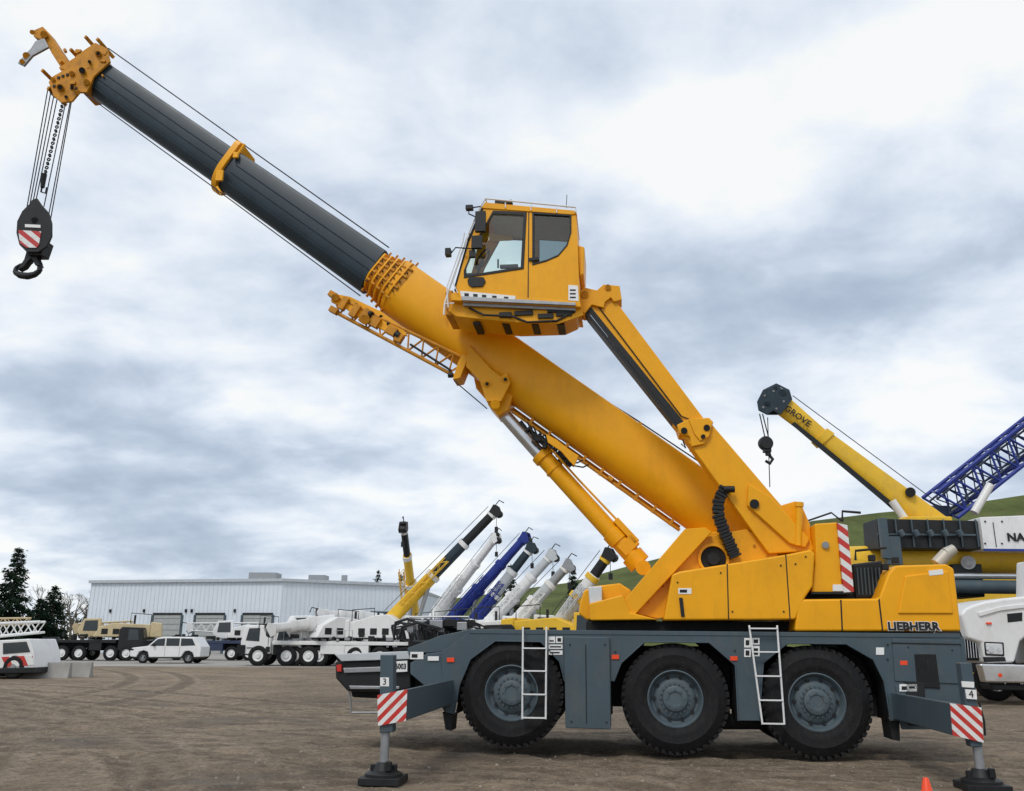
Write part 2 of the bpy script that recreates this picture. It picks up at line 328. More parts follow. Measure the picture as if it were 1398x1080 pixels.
for x,y in((925,795),(984,782),(1000,835),(1066,772),(1070,835),(1086,770),(1100,760)): b.cyl(C(x,y,-.012),C(x,y,.01),.013,n=8)
b.out('hood_seams',BLK,crane)
P('hood_handle',BLK,[(927,816),(932,816),(935,842),(930,842)],-.02,0,.005)
P('hood_sticker',WHS,[(926,803),(944,803),(944,811),(926,811)],-.006,0,0)
P('hood_sticker_print',BLK,[(928,805),(938,805),(938,809),(928,809)],-.009,-.004,0)
P('rear_upper_block',YEL,[(1112,715),(1143,713),(1150,800),(1150,809),(1108,809),(1114,750)],.1,2.2,.02)
P('rear_hatch_seam',BLK,[(1108,808),(1165,808),(1164,811),(1108,811)],.07,.3,0)
P('rear_chevron_panel',CHV3,[(1143,714),(1157,717),(1166,808),(1152,809)],.06,.18,.004)
P('rear_block_sticker',WHS,[(1137,798),(1154,798),(1154,807),(1137,807)],.085,.1,0)
B().cyl(C(1127,744,.1),C(1127,744,.06),.05,n=20).out('rear_bolt',GALV,crane)
P('gap_dark',DRK,[(1092,808),(1160,808),(1170,820),(1090,822)],.3,2.1,.01)
P('counterweight',YEL,[(1089,822),(1098,818),(1200,817),(1213,782),(1222,772),(1292,770),(1303,776),(1313,862),(1085,862)],.0,2.5,.035)
b=B()
for q in([(1147,819),(1149,819),(1151,861),(1149,861)],[(1199,819),(1201,817),(1206,861),(1204,861)]): b.prism(cp(q,-.003),(0,.01,0))
b.out('counterweight_seams',BLK,crane)
P('counterweight_relief',YEL,[(1236,786),(1294,779),(1302,838),(1226,838)],-.025,.02,.02)
P('counterweight_sticker',WHS,[(1268,779),(1287,777),(1288,784),(1269,786)],-.03,0,0)
text('maker_text_outline','LIEBHERR',.152,WHS,crane,C(1247,855.5,-.012),(R_(90),0,0),.002,1.06,.014)
text('maker_text','LIEBHERR',.152,BLK,crane,C(1247,855.5,-.02),(R_(90),0,0),.002,1.06,.006)
b=B(); b.cyl(C(1279,770,.5),C(1292,756,.5),.09,n=18); b.cyl(C(1292,756,.5),C(1303,749,.5),.09,.07,n=18); b.out('exhaust_stack',mat('exhaust',(.5,.47,.40),.5,.3),crane)
P('engine_block',BLK,[(1163,770),(1205,765),(1206,816),(1168,818)],.4,2.0,.03)
b=B(); 
for i in range(7): b.cyl(C(1170+i*5,775,.38),C(1173+i*5,812,.38),.012,n=6)
b.out('engine_grille',GRY,crane)
b=B()
for x,y in((1208,774),(1222,765),(1190,762)): b.box(C(x,y,.2),(.09,.09,.09))
b.out('small_brackets',BLK,crane,.01)
b=B(); b.tube(cp([(1150,712),(1150,698),(1175,700)],1.0),.02); b.tube(cp([(1168,765),(1168,752),(1210,748)],1.0),.02); b.tube(cp([(1100,712),(1135,700),(1150,712)],1.4),.015); b.out('handrails',BLK,crane)
# --- boom
def bprof():
    r=[(-.80,1),(.80,1),(.95,.95),(1,.82),(1,-.05)]
    lo=[(math.cos(math.pi*i/16),-.05-.95*math.sin(math.pi*i/16)) for i in range(1,16)]
    return r+lo+[(-1,-.05),(-1,.82),(-.95,.95)]
BP=bprof()
VC=1.42
def sect(b,t0,b0,t1,b1,w,prof=BP,vc=VC):
    rr=[]
    for t,bb in((t0,b0),(t1,b1)):
        T=C(*t,vc);Bo=C(*bb,vc); c=(T+Bo)/2; up=(T-Bo)/2; rr.append([c+up*y+Vector((0,w/2*x,0)) for x,y in prof])
    b.loft(rr)
b=B(); sect(b,(563,366),(520,425),(1048,707),(996,764),.78); b.out('boom_base_section',YEL,crane)
b=B(); sect(b,(330,214),(298,258),(532,350),(494,400),.60); b.out('boom_section_mid',BOOMG,crane)
b=B(); sect(b,(142,86),(116,126),(334,217),(302,257),.56); b.out('boom_section_tip',BOOMG,crane)
b=B()
for k in(-.45,.05,.5):
    for (x0,y0),(x1,y1),w in(((129+13*k,106-20*k),(318+16*k,237-20*k),.575),((314+16*k,236-22*k),(510+18*k,374-24*k),.615)):
        vv=VC-w/2*(1 if k>-.1 else .93)
        b.cyl(C(x0,y0,vv),C(x1,y1,vv),.008,n=6)
b.out('boom_ribs',BOOMG,crane)
b=B()
b.loft([[((C(336,205,VC)+C(294,262,VC))/2)+(C(336,205,VC)-C(294,262,VC))/2*y*1.02+Vector((0,.36*x,0))+(C(318,237,VC)-C(312,233,VC))*s for x,y in BP] for s in(-.5,.6)])
b.out('boom_collar',YEL,crane,.01)
b=B()
b.cyl(C(334,197,VC-.3),C(322,215,VC-.3),.03); b.cyl(C(296,255,VC-.4),C(303,266,VC-.4),.025); b.box(C(300,240,VC-.38),(.14,.05,.22)); b.box(C(322,212,VC-.36),(.1,.05,.12)); b.out('collar_lugs',YEL,crane,.006)
ax=(C(1022,736,VC)-C(542,395,VC)).normalized(); upv=Vector((ax.z,0,-ax.x)); upv=-upv if upv.z<0 else upv
cc=C(514,375,VC)
tilt=Matrix.Rotation(math.atan2(-ax.z,ax.x),3,'Y')
for i in range(5):
    c=cc+ax*(.02+.14*i); hh=.37+.032*i; ww=.35+.018*i
    B().loft([[c+ax*s+upv*hh*y+Vector((0,ww*x,0)) for x,y in BP] for s in(0,.035)]).out('section_collar_%d'%i,YEL,crane,.005)
    B().loft([[c+ax*s+upv*(hh-.045)*y+Vector((0,(ww-.03)*x,0)) for x,y in BP] for s in(.035,.14)]).out('section_gap_%d'%i,YEL2,crane)
    b=B()
    for s in(-.62,-.1,.45,.82): b.box(c+ax*.075+upv*hh*s*.9+Vector((0,-ww+.01,0)),(.085,.03,.035),tilt)
    b.box(c+ax*.018+upv*(hh+.04)+Vector((0,-ww*.5,0)),(.025,.04,.10),tilt); b.box(c+ax*.018+upv*(hh+.04)+Vector((0,ww*.5,0)),(.025,.04,.10),tilt)
    b.box(c+ax*.018-upv*(hh+.02)+Vector((0,-ww*.3,0)),(.025,.08,.07),tilt)
    b.out('collar_pads_%d'%i,YEL2,crane,.004)
b=B()
for i in range(5):
    for s in(.62,.15,-.3): 
        c=cc+ax*(.09+.14*i)+upv*s*(.37+.032*i)*.9; w_=.35+.018*i
        b.cyl(c+Vector((0,-w_+.06,0)),c+Vector((0,-w_-.015,0)),.014,n=8)
b.out('collar_bolts',BLK,crane)
vS=VC-.39
P('boom_lug_plate_a',YEL,[(640,470),(672,505),(684,514),(692,508),(697,522),(684,548),(664,548),(655,520),(636,500)],vS-.05,vS+.02,.01)
P('boom_lug_plate_b',YEL,[(640,485),(664,530),(690,556),(676,560),(650,530)],VC+.25,VC+.32,.01)
P('boom_tab',YEL,[(862,592),(872,576),(877,577),(868,604)],VC-.3,VC-.2,.005)
P('cyl_head_lug',YEL,[(652,505),(700,540),(694,560),(680,568),(666,552)],VC-.25,VC+.25,.02)
b=B()
for x,y in((665,524),(690,518),(676,552)): b.cyl(C(x,y,vS-.08),C(x,y,vS-.02),.06 if y<550 else .08,n=18)
b.out('boom_pins',YEL,crane,.004)
b=B(); b.cyl(C(665,524,vS-.1),C(665,524,vS-.075),.03,n=12); b.cyl(C(690,518,vS-.1),C(690,518,vS-.075),.03,n=12); b.out('boom_pin_centres',BLK,crane)
P('lug_rib',YEL,[(625,495),(632,482),(640,486),(628,516),(618,518)],vS-.03,VC,.008)
# luffing cylinder
B().cyl(C(676,552,VC),C(748,633,VC),.115,n=28).out('luffing_rod',STL,crane)
B().cyl(C(740,622,VC),C(872,768,VC),.150,n=28).out('luffing_barrel',YEL,crane)
b=B(); d=(C(872,768,VC)-C(740,622,VC)).normalized()
for x,y,r,l in((741,623,.18,.12),(757,641,.165,.04),(840,733,.17,.20),(868,764,.19,.2)): 
    p=C(x,y,VC); b.cyl(p-d*l/2,p+d*l/2,r,n=28)
b.box(C(855,725,VC-.1),(.1,.1,.5),Matrix.Rotation(R_(-42),3,'Y')); b.box(C(858,745,VC-.05),(.3,.2,.2),Matrix.Rotation(R_(-42),3,'Y'))
b.cyl(C(878,775,VC-.35),C(878,775,VC+.35),.12); b.out('luffing_collars',YEL,crane,.006)
b=B(); b.tube(cp([(745,605),(790,655),(850,718),(860,735)],VC-.1),.018); b.out('cylinder_pipe',YEL,crane)
b=B()
for i in range(30):
    t=random.random(); x=712+t*70; y=577+t*52+random.random()*9
    b.box(C(x,y,VC-.25+random.random()*.5),(.05+random.random()*.12,.12,.04+random.random()*.08),Matrix.Rotation(R_(38+random.randint(-20,20)),3,'Y'))
b.out('hose_reel_gear',BLK,crane,.006)
b=B()
for i in range(8):
    x=720+i*8; y=582+i*6; v=VC-.35+.1*(i%3)
    b.tube(cp([(x,y-6),(x+8,y+12),(x+20,y+14),(x+28,y+10)],v),.014)
b.out('gear_hoses',BLK,crane)
P('gear_bracket',YEL,[(745,592),(760,600),(775,612),(790,622),(784,636),(778,630),(766,616),(748,604)],VC-.4,VC-.34,.006)
# jib lattice
jv=VC-.30
def lat(b,A,Bp,Cc,Dd,n,r,r2,v):
    b.tube([C(*A,v),C(*Bp,v)],r); b.tube([C(*Cc,v),C(*Dd,v)],r); b.tube([C(*Cc,v+.5),C(*Dd,v+.5)],r)
    L=lambda p,q,t:(p[0]+(q[0]-p[0])*t,p[1]+(q[1]-p[1])*t)
    for i in range(n):
        a=C(*L(A,Bp,i/n),v); c=C(*L(Cc,Dd,(i+.5)/n),v); a2=C(*L(A,Bp,(i+1)/n),v)
        b.tube([a,c],r2,6); b.tube([c,a2],r2,6); c3=C(*L(Cc,Dd,(i+.5)/n),v+.5); b.tube([c,c3],r2,6); b.tube([c3,a2],r2,6)
b=B()
lat(b,(456,404),(640,492),(454,424),(622,514),9,.032,.018,jv)
b.out('swing_away_jib',YEL2,crane)
b=B(); b.tube([C(700,562,VC-.1),C(928,724,VC-.1)],.028); b.tube([C(700,558,VC+.2),C(928,720,VC+.2)],.028)
for i in range(9):
    x=725+i*24; y=580+i*17; b.box(C(x,y-4,VC-.1),(.05,.05,.14),tilt)
b.cyl(C(830,652,VC-.12),C(836,656,VC-.12),.05); b.out('boom_underside_rail',YEL2,crane)
b=B()
for x,y,dx,dy in((455,403,12,8),(456,424,12,8),(470,415,8,18),(485,425,10,18),(500,432,12,20),(512,440,14,14),(535,452,14,12),(545,462,10,12)):
    b.box(C(x,y,jv-.03),(dx/75,.12,dy/75),Matrix.Rotation(R_(30),3,'Y'))
b.cyl(C(458,406,jv-.1),C(458,406,jv+.2),.07); b.cyl(C(498,436,jv-.15),C(498,436,jv+.2),.09)
b.out('jib_fittings',YEL2,crane,.008)
P('jib_head_plate',YEL,[(452,400),(478,405),(520,425),(548,445),(556,458),(540,458),(500,440),(470,420),(452,412)],jv-.02,jv+.04,.006)
b=B(); b.tube([C(560,470,jv-.04),C(616,506,jv-.04)],.02); b.cyl(C(540,455,jv-.06),C(545,459,jv-.06),.06); b.cyl(C(505,428,jv-.06),C(508,430,jv-.1),.05); b.cyl(C(612,512,jv-.06),C(618,512,jv-.06),.05)
for x,y in((470,408),(486,416),(520,432),(530,442)): b.cyl(C(x,y,jv-.035),C(x,y,jv-.01),.03,n=10)
b.out('jib_pins',BLK,crane)
# boom head
hv=VC
HP=[(150,84),(146,66),(130,58),(118,66),(112,70),(104,76),(100,84),(88,95),(72,104),(66,112),(70,122),(72,130),(84,140),(98,138),(108,126),(118,126),(128,104)]
P('head_plate_near',YEL2,HP,hv-.36,hv-.31,.01)
P('head_plate_far',YEL2,HP,hv+.3,hv+.35,.01)
P('head_core',YEL2,[(146,88),(138,72),(126,72),(108,90),(100,112),(110,124),(120,122)],hv-.27,hv+.27,.02)
b=B()
for v in(-.22,-.12,-.02,.08,.18):
    for x,y,r in((82,119,.24),(134,73,.17)):
        c=C(x,y,hv+v); b.lathe(c,(0,1,0),[(.04,0),(r*.9,0),(r,.0),(r*.86,.03),(r,.06),(r*.9,.06),(.04,.06)],28)
b.out('head_sheaves',mat('sheave',(.06,.04,.02),.5,.3),crane)
b=B()
for x,y,r,l in((82,119,.07,.44),(134,73,.06,.42),(98,100,.05,.42),(106,126,.05,.42),(72,108,.04,.42),(118,112,.06,.42)): b.cyl(C(x,y,hv-l),C(x,y,hv+l),r,n=14)
for i in range(18): b.box(C(78+random.random()*68,66+random.random()*66,hv-.38+random.random()*.1),(.05+random.random()*.12,.05,.03+random.random()*.08),Matrix.Rotation(random.random()*1.5,3,'Y'))
for x,y in((128,63),(144,66),(108,80),(94,96),(70,108),(78,132),(138,88)): b.box(C(x,y,hv-.02),(.05,.6,.07),Matrix.Rotation(R_(35),3,'Y'))
b.out('head_pins_and_plates',YEL2,crane,.006)
b=B()
for x,y,r in((82,119,.045),(134,73,.035),(112,96,.06),(98,118,.03),(122,84,.03),(90,132,.03)): b.cyl(C(x,y,hv-.46),C(x,y,hv-.3),r,n=12)
for i in range(6): b.box(C(74+i*6,100+random.random()*24,hv-.37),(.05,.03,.05))
b.out('head_dark_fittings',BLK,crane)
P('runner_arm',YEL2,[(96,92),(84,94),(70,72),(62,56),(46,50),(44,42),(58,36),(66,44),(78,62),(90,80)],hv-.12,hv+.12,.01)
P('runner_arm_link',GALV,[(60,52),(66,64),(44,76),(32,90),(24,86),(34,74),(42,66),(48,56)],hv-.2,hv-.15,.008)
P('runner_arm_link_far',GALV,[(60,52),(66,64),(44,76),(32,90),(24,86),(34,74),(42,66),(48,56)],hv+.05,hv+.1,.008)
b=B(); b.cyl(C(60,47,hv-.22),C(60,47,hv+.15),.07); b.cyl(C(36,76,hv-.23),C(36,76,hv+.13),.07); b.cyl(C(30,84,hv-.24),C(30,84,hv+.14),.05); b.cyl(C(44,44,hv-.15),C(44,44,hv+.15),.05); b.out('runner_pins',YEL2,crane)
P('runner_base',YEL2,[(80,92),(112,72),(120,78),(100,100),(88,104)],hv-.3,hv+.3,.01)
# ropes
b=B()
for i,((x0,y0),(x1,y1)) in enumerate((((66,118),(37,282)),((70,122),(41,278)),((74,128),(45,276)),((79,130),(49,274)),((90,138),(60,282)),((96,138),(66,296)),((98,136),(69,300)))):
    b.tube([C(x0,y0,hv-.2+.06*i),C(x1,y1,hv-.15+.05*i)],.0105,6)
b.tube([C(148,66,hv),C(336,200,hv),C(531,338,hv)],.012,6)
b.tube([C(116,128,hv-.33),C(300,262,hv-.42),C(492,404,hv-.5)],.011,6)
b.tube([C(620,520,hv-.45),C(665,558,hv-.45)],.01,6)
b.tube([C(838,554,hv),C(870,574,hv),C(990,654,hv)],.012,6)
b.out('hoist_ropes',ROPE,crane)
b=B()
for i in range(18):
    t=i/18; p=C(86-25*t,140+100*t,hv+.1); b.lathe(p,(1,0,0) if i%2 else (0,1,0),[(.022,-.012),(.04,-.012),(.04,.012),(.022,.012),(.022,-.012)],8)
b.cyl(C(60,238,hv+.1),C(58,256,hv+.1),.06,.04); b.tube([C(58,252,hv+.1),C(56,262,hv+.1),C(62,264,hv+.1),C(64,256,hv+.1)],.018)
b.out('anti_two_block_chain',BLK,crane)
# hook block
b=B(); pl=[(43,273),(50,270),(56,279),(66,290),(70,304),(70,322),(64,336),(52,344),(36,344),(26,334),(22,318),(23,302),(30,288),(40,278)]
b.prism(cp(pl,hv-.20),(0,.05,0)); b.prism(cp(pl,hv+.12),(0,.05,0))
for v in(-.12,-.03,.06): b.lathe(C(46,308,hv+v),(0,1,0),[(.04,0),(.29,0),(.32,.0),(.28,.03),(.32,.06),(.29,.06),(.04,.06)],28)
b.prism(cp([(30,328),(63,328),(56,348),(38,348)],hv-.14),(0,.25,0)); b.cyl(C(47,300,hv-.24),C(47,300,hv+.2),.06); b.out('hook_block',BLK,crane,.012)
P('hook_block_chevron',stripes('chevron_hook',(1,0,1.3),3.4,(.5,.03,.03)),[(25,314),(56,316),(53,334),(50,338),(36,338),(27,332)],hv-.215,hv-.202,0)
P('hook_block_label',WHS,[(34,306),(55,307),(55,311),(34,310)],hv-.215,hv-.202,0)
b=B()
b.prism(cp([(36,344),(52,344),(50,352),(54,362),(48,362),(43,352),(38,356),(32,364),(24,368),(33,354)],hv-.07),(0,.14,0))
rp=cp([(50,352),(55,362),(54,370),(47,375),(38,377),(28,376),(21,372),(22,366),(28,362),(36,360),(44,358)],hv)
rads=[.055,.05,.05,.06,.07,.065,.05,.04,.035,.035,.035]
for i in range(len(rp)-1): b.cyl(rp[i],rp[i+1],rads[i],rads[i+1],n=12)
b.out('ramshorn_hook',BLK,crane)
# --- telescopic cab arm
a0=.30;a1=.62
P('cab_arm_inner',YEL,[(800,412),(834,402),(975,590),(948,610),(930,594)],a0+.04,a1-.04,.012)
P('cab_arm_groove',BLK,[(799,420),(806,418),(950,596),(942,600)],a0+.025,a0+.05,0)
P('cab_arm_groove_lo',BLK,[(797,426),(801,424),(934,590),(930,592)],a0+.03,a0+.3,0)
P('cab_arm_outer',YEL,[(928,588),(966,572),(1108,738),(1112,752),(1050,756),(1034,735)],a0,a1,.018)
P('cab_arm_outer_rib',YEL,[(1022,660),(1052,678),(1106,736),(1100,748),(1078,742),(1020,690)],a0-.06,a0,.02)
P('cab_arm_joint',YEL,[(924,580),(940,572),(968,570),(974,576),(970,590),(962,606),(944,610),(942,596),(928,592)],a0-.05,a1+.05,.015)
b=B()
for x,y,r in((965,584,.05),(934,588,.05),(1030,688,.07),(960,596,.035)): b.cyl(C(x,y,a0-.1),C(x,y,a1+.06),r,n=16)
b.out('cab_arm_pins',BLK,crane)
P('cab_arm_joint_plate',YEL,[(940,572),(966,571),(972,578),(968,596),(956,602),(948,592)],a0-.075,a0-.052,.008)
b=B(); b.tube(cp([(806,404),(850,462),(930,568),(945,574)],a0+.02),.010); b.tube(cp([(932,600),(936,612),(930,606)],a0-.02),.012); b.out('arm_hoses',BLK,crane)
P('arm_foot_bracket',YEL,[(1066,690),(1086,684),(1094,688),(1106,716),(1108,752),(1070,752)],a0+.1,a1+.1,.012)
b=B(); b.cyl(C(1091,690,a0-.05),C(1090,745,a0-.05),.05,n=14); b.cyl(C(1091,686,a0-.05),C(1091,692,a0-.05),.065); b.out('arm_accumulator',YEL,crane)
b=B(); path=[(990,666),(981,682),(980,702),(986,720),(994,738),(1000,752),(1006,764)]
pp=[]
for (x0,y0),(x1,y1) in zip(path,path[1:]):
    for k in range(4): pp.append((x0+(x1-x0)*k/4,y0+(y1-y0)*k/4))
for i,(p,q) in enumerate(zip(pp,pp[1:])):
    A=C(*p,a0-.03);Q=C(*q,a0-.03); ang=math.atan2(-(Q-A).z,(Q-A).x); b.box((A+Q)/2,((Q-A).length*.85,.18,.15 if i%2 else .175),Matrix.Rotation(ang,3,'Y'))
b.cyl(C(988,668,a0-.12),C(1003,668,a0-.12),.05); b.out('cable_chain',BLK,crane,.006)
P('arm_head_lug',YEL,[(790,400),(797,392),(815,396),(824,388),(846,390),(849,409),(838,412),(834,406),(826,412),(824,420),(808,416),(798,428),(790,424)],a0-.02,a1+.02,.012)
b=B(); b.cyl(C(830,392,a0-.06),C(830,392,a1+.06),.045); b.cyl(C(798,402,a0-.06),C(798,402,a1+.06),.06); b.out('arm_head_pins',YEL2,crane)
# --- operator cab
v0=-.08; v1=.88; dv=v1-v0
def both(name,m,fn):
    b=B(); fn(b,v0,1); fn(b,v1,-1); return b.out(name,m,crane,.006)
do=[(662,281),(722,286),(720,411),(627,404),(622,390),(640,330)]; di=[(673,290),(717,292),(713,366),(635,378),(635,368),(650,332)]
ro=[(722,286),(786,290),(788,315),(789,340),(790,370),(792,414),(720,411)]; ri=[(728,291),(779,294),(779,318),(774,335),(762,349),(746,356),(728,361)]
def sides(b,v,s):
    sh=Vector((0,v-v0,0))
    b.ring([p+sh for p in cp(do,v0)],[p+sh for p in cp(di,v0)],(0,.04*s,0))
    b.ring([p+sh for p in cp(ro,v0)],[p+sh for p in cp(ri,v0)],(0,.04*s,0))
both('cab_side_panels',YEL,sides)
def shrink(pts,k):
    c=sum(pts,Vector())/len(pts); return [c+(p-c)*k for p in pts]
def frames(b,v,s):
    sh=Vector((0,v-v0-.012*s,0))
    for q in(di,ri):
        q3=[p+sh for p in cp(q,v0)]; b.ring(shrink(q3,1.05),shrink(q3,.95),(0,.02*s,0))
both('window_seals',BLK,frames)
for nm,m,q in(('door_glass',GLS,di),('rear_side_glass',GLS2,ri)):
    b=B(); 
    for v,s in((v0,1),(v1,-1)): b.face([p+Vector((0,v-v0+.02*s,0)) for p in cp(q,v0)])
    b.out(nm,m,crane,0,False)
A=C(660,284,v0+.03);Q=C(620,396,v0+.03); B().face([A,Q,Q+Vector((0,dv-.06,0)),A+Vector((0,dv-.06,0))]).out('windscreen',GLS,crane,0,False)
P('cab_roof',YEL,[(656,284),(662,276),(784,287),(788,292),(780,293)],v0-.02,v1+.02,.012)
P('headliner',mat('headliner_fabric',(.62,.64,.62),.9),[(668,287),(778,296),(778,299),(667,290)],v0+.05,v1-.05,0)
P('roof_window_frame',GRN,[(676,290),(700,292),(700,294),(676,292)],v0+.2,v1-.2,0)
P('cab_floor',YEL,[(614,402),(622,398),(792,412),(793,419),(616,410)],v0-.005,v1,.01)
P('cab_back_wall',YEL,[(780,291),(787,291),(792,413),(785,413)],v0+.045,v1-.045,.01)
P('cab_back_bulge',YEL,[(788,334),(798,337),(797,374),(791,377)],v0+.1,v1-.1,.02)
P('door_seam',BLK,[(721.3,287),(722.6,287),(721.6,411),(720.3,411)],v0-.004,v0+.01,0)
P('sill_rail',GALV,[(630,404),(786,413),(786,417),(630,410)],v0-.04,v0,.006)
P('sill_tape_white',WHS,[(628,397),(704,404),(703,410),(630,406)],v0-.015,v0-.004,0)
b=B()
for x in(634,646,658,672,688): b.prism(cp([(x,399.5+(x-628)*.09),(x+6,400+(x-628)*.09),(x+6,405+(x-628)*.09),(x,404.5+(x-628)*.09)],v0-.018),(0,.002,0))
for x,y in((778,395),(778,400),(778,405)): b.prism(cp([(x,y),(x+8,y),(x+8,y+2),(x,y+2)],v0-.012),(0,.002,0))
b.out('sill_print',BLK,crane)
P('sill_stickers',WHS,[(776,389),(789,390),(790,411),(776,410)],v0-.008,v0,0)
P('door_handle',BLK,[(638,382),(641,378),(660,378),(663,384),(659,391),(644,392),(639,388)],v0-.025,v0,.008)
P('grab_handle',BLK,[(722,352),(735,351),(735,355),(722,356)],v0-.03,v0,.003)
b=B(); b.cyl(C(640,329,v0+.02),C(660,283,v0+.02),.03); b.cyl(C(622,392,v0+.02),C(640,329,v0+.02),.025); b.cyl(C(640,329,v1-.02),C(660,283,v1-.02),.03); b.cyl(C(622,392,v1-.02),C(640,329,v1-.02),.025)
b.cyl(C(660,283,v0+.02),C(660,283,v0+.02)+Vector((0,dv-.04,0)),.03); b.out('windscreen_pillars',BLK,crane)
b=B()
for v in(v0-.03,v1+.03):
    b.tube(cp([(606,430),(607,415),(612,398),(640,318),(657,280),(663,271),(786,283),(786,290)],v),.015)
    b.tube(cp([(607,415),(620,414)],v),.012)
    for x in(690,725,760): b.tube(cp([(x,274+(x-663)*.1),(x,281+(x-663)*.1)],v),.01)
q=C(663,272,v0-.03); b.tube([q,q+Vector((0,dv+.06,0))],.012); q=C(640,318,v0-.03); b.tube([q,q+Vector((0,dv+.06,0))],.012); q=C(607,415,v0-.03); b.tube([q,q+Vector((0,dv+.06,0))],.012)
b.tube(cp([(612,420),(610,392),(632,330),(634,318)],v0-.1),.01)
b.tube(cp([(625,400),(618,385),(640,320)],v0-.05),.008)
b.out('cab_guard_rails',WHT,crane)
b=B(); b.tube(cp([(658,300),(640,292),(640,284),(656,282)],v0-.1),.012); b.tube(cp([(650,340),(622,338),(614,348)],v0-.1),.012)
b.box(C(656,303,v0-.16),(.17,.07,.36)); b.box(C(651,331,v0-.16),(.17,.07,.22)); b.box(C(645,347,v0-.12),(.10,.07,.12)); b.box(C(612,345,v0-.12),(.09,.12,.12)); b.box(C(641,284,v0-.12),(.12,.1,.07))
b.box(C(688,278,.5),(.3,.15,.06)); b.tube([C(773,284,.2),C(774,266,.2)],.006); b.out('mirrors_and_lamps',BLK,crane,.03)
b=B(); b.box(C(705,380,.4),(.42,.45,.12)); b.box(C(722,350,.4),(.12,.42,.6),Matrix.Rotation(R_(8),3,'Y')); b.box(C(705,398,.4),(.3,.3,.35)); b.box(C(640,392,.4),(.25,.6,.25)); b.box(C(695,364,.12),(.3,.08,.05)); b.cyl(C(680,354,.12),C(680,366,.12),.015)
c=C(659,354,.35); n=24; M=Matrix.Rotation(R_(-55),3,'Y')
ring_=[c+M@Vector((.0+.19*math.cos(2*math.pi*k/n),.19*math.sin(2*math.pi*k/n),0)) for k in range(n+1)]; b.tube(ring_,.016,8); b.cyl(c,C(650,380,.35),.025); b.tube([ring_[0],ring_[12]],.012); b.tube([ring_[6],ring_[18]],.012)
b.out('cab_interior',BLK,crane,.01)
B().box(C(684,322,.80),(.42,.02,.2)).out('sun_blind',YELB,crane,.01)
P('under_cab_tray',YEL,[(616,413),(792,419),(786,430),(768,438),(706,440),(660,436),(622,432),(612,424)],.05,.75,.015)
P('under_cab_rail',GALV,[(632,412),(786,420),(786,424),(632,417)],-.03,.03,.006)
b=B(); 
for x,y,dx in((715,428,.3),(745,432,.25),(770,429,.25),(690,430,.2),(760,424,.3)): b.box(C(x,y,.02),(dx,.07,.08))
b.tube(cp([(640,420),(660,430),(700,432),(720,440),(760,438),(785,425)],0.0),.02)
for x in(650,690,730,765):
    p=C(x,438,.1); b.box(p+Vector((0,.3,-.02)),(.12,.5,.05))
b.out('under_cab_gear',BLK,crane,.01)
P('cab_carrier_link',YEL,[(700,424),(792,421),(797,430),(762,442),(704,440)],0.02,.05,.01)
P('under_cab_light',YEL2,[(608,398),(618,396),(618,430),(608,430)],.1,.8,.01)

# ================================================================= SETTING
ARCS=[(-30,2,26.5,.26),(-33,-3,33,.3),(-20,60,40,.28),(-24,62,47,.32),(10,70,58,.26),(-60,20,49,.3),(14,-40,52,.26),(-6,-30,49,.26),(-48,-20,60,.32),(30,80,74,.32),(-14,48,34,.26),(22,60,50,.28)]
def gh(x,y):
    """rutted gravel relief in metres (never above the datum)"""
    fade=max(0,min(1,(46-y)/12))*max(0,min(1,(abs(x)<26)*1.0))
    if fade<=0 or y<4: return 0
    fade*=max(0,min(1,(26-abs(x))/4))
    h=mnoise.fractal(Vector((x*.5,y*.5,.3)),1,2,4)*.016+mnoise.fractal(Vector((x*2.6,y*2.6,5.3)),.8,2,4)*.014
    k=mnoise.noise(Vector((x*.3,y*.3,9)))
    for cx_,cy_,r_,w_ in ARCS:
        d=abs(abs(math.hypot(x-cx_,y-cy_)-r_)-1.05)
        if d<w_*1.6:
            a=max(0,min(1,k*2+.7))
            h+=a*(-.030*max(0,1-(d/w_)**2) + .014*max(0,1-abs(d-w_*1.15)/(w_*.4)))
            h+=a*(.006*math.sin(9*(x+y*1.3)) if d<w_ else 0)
    return min(0,(h-.022))*fade
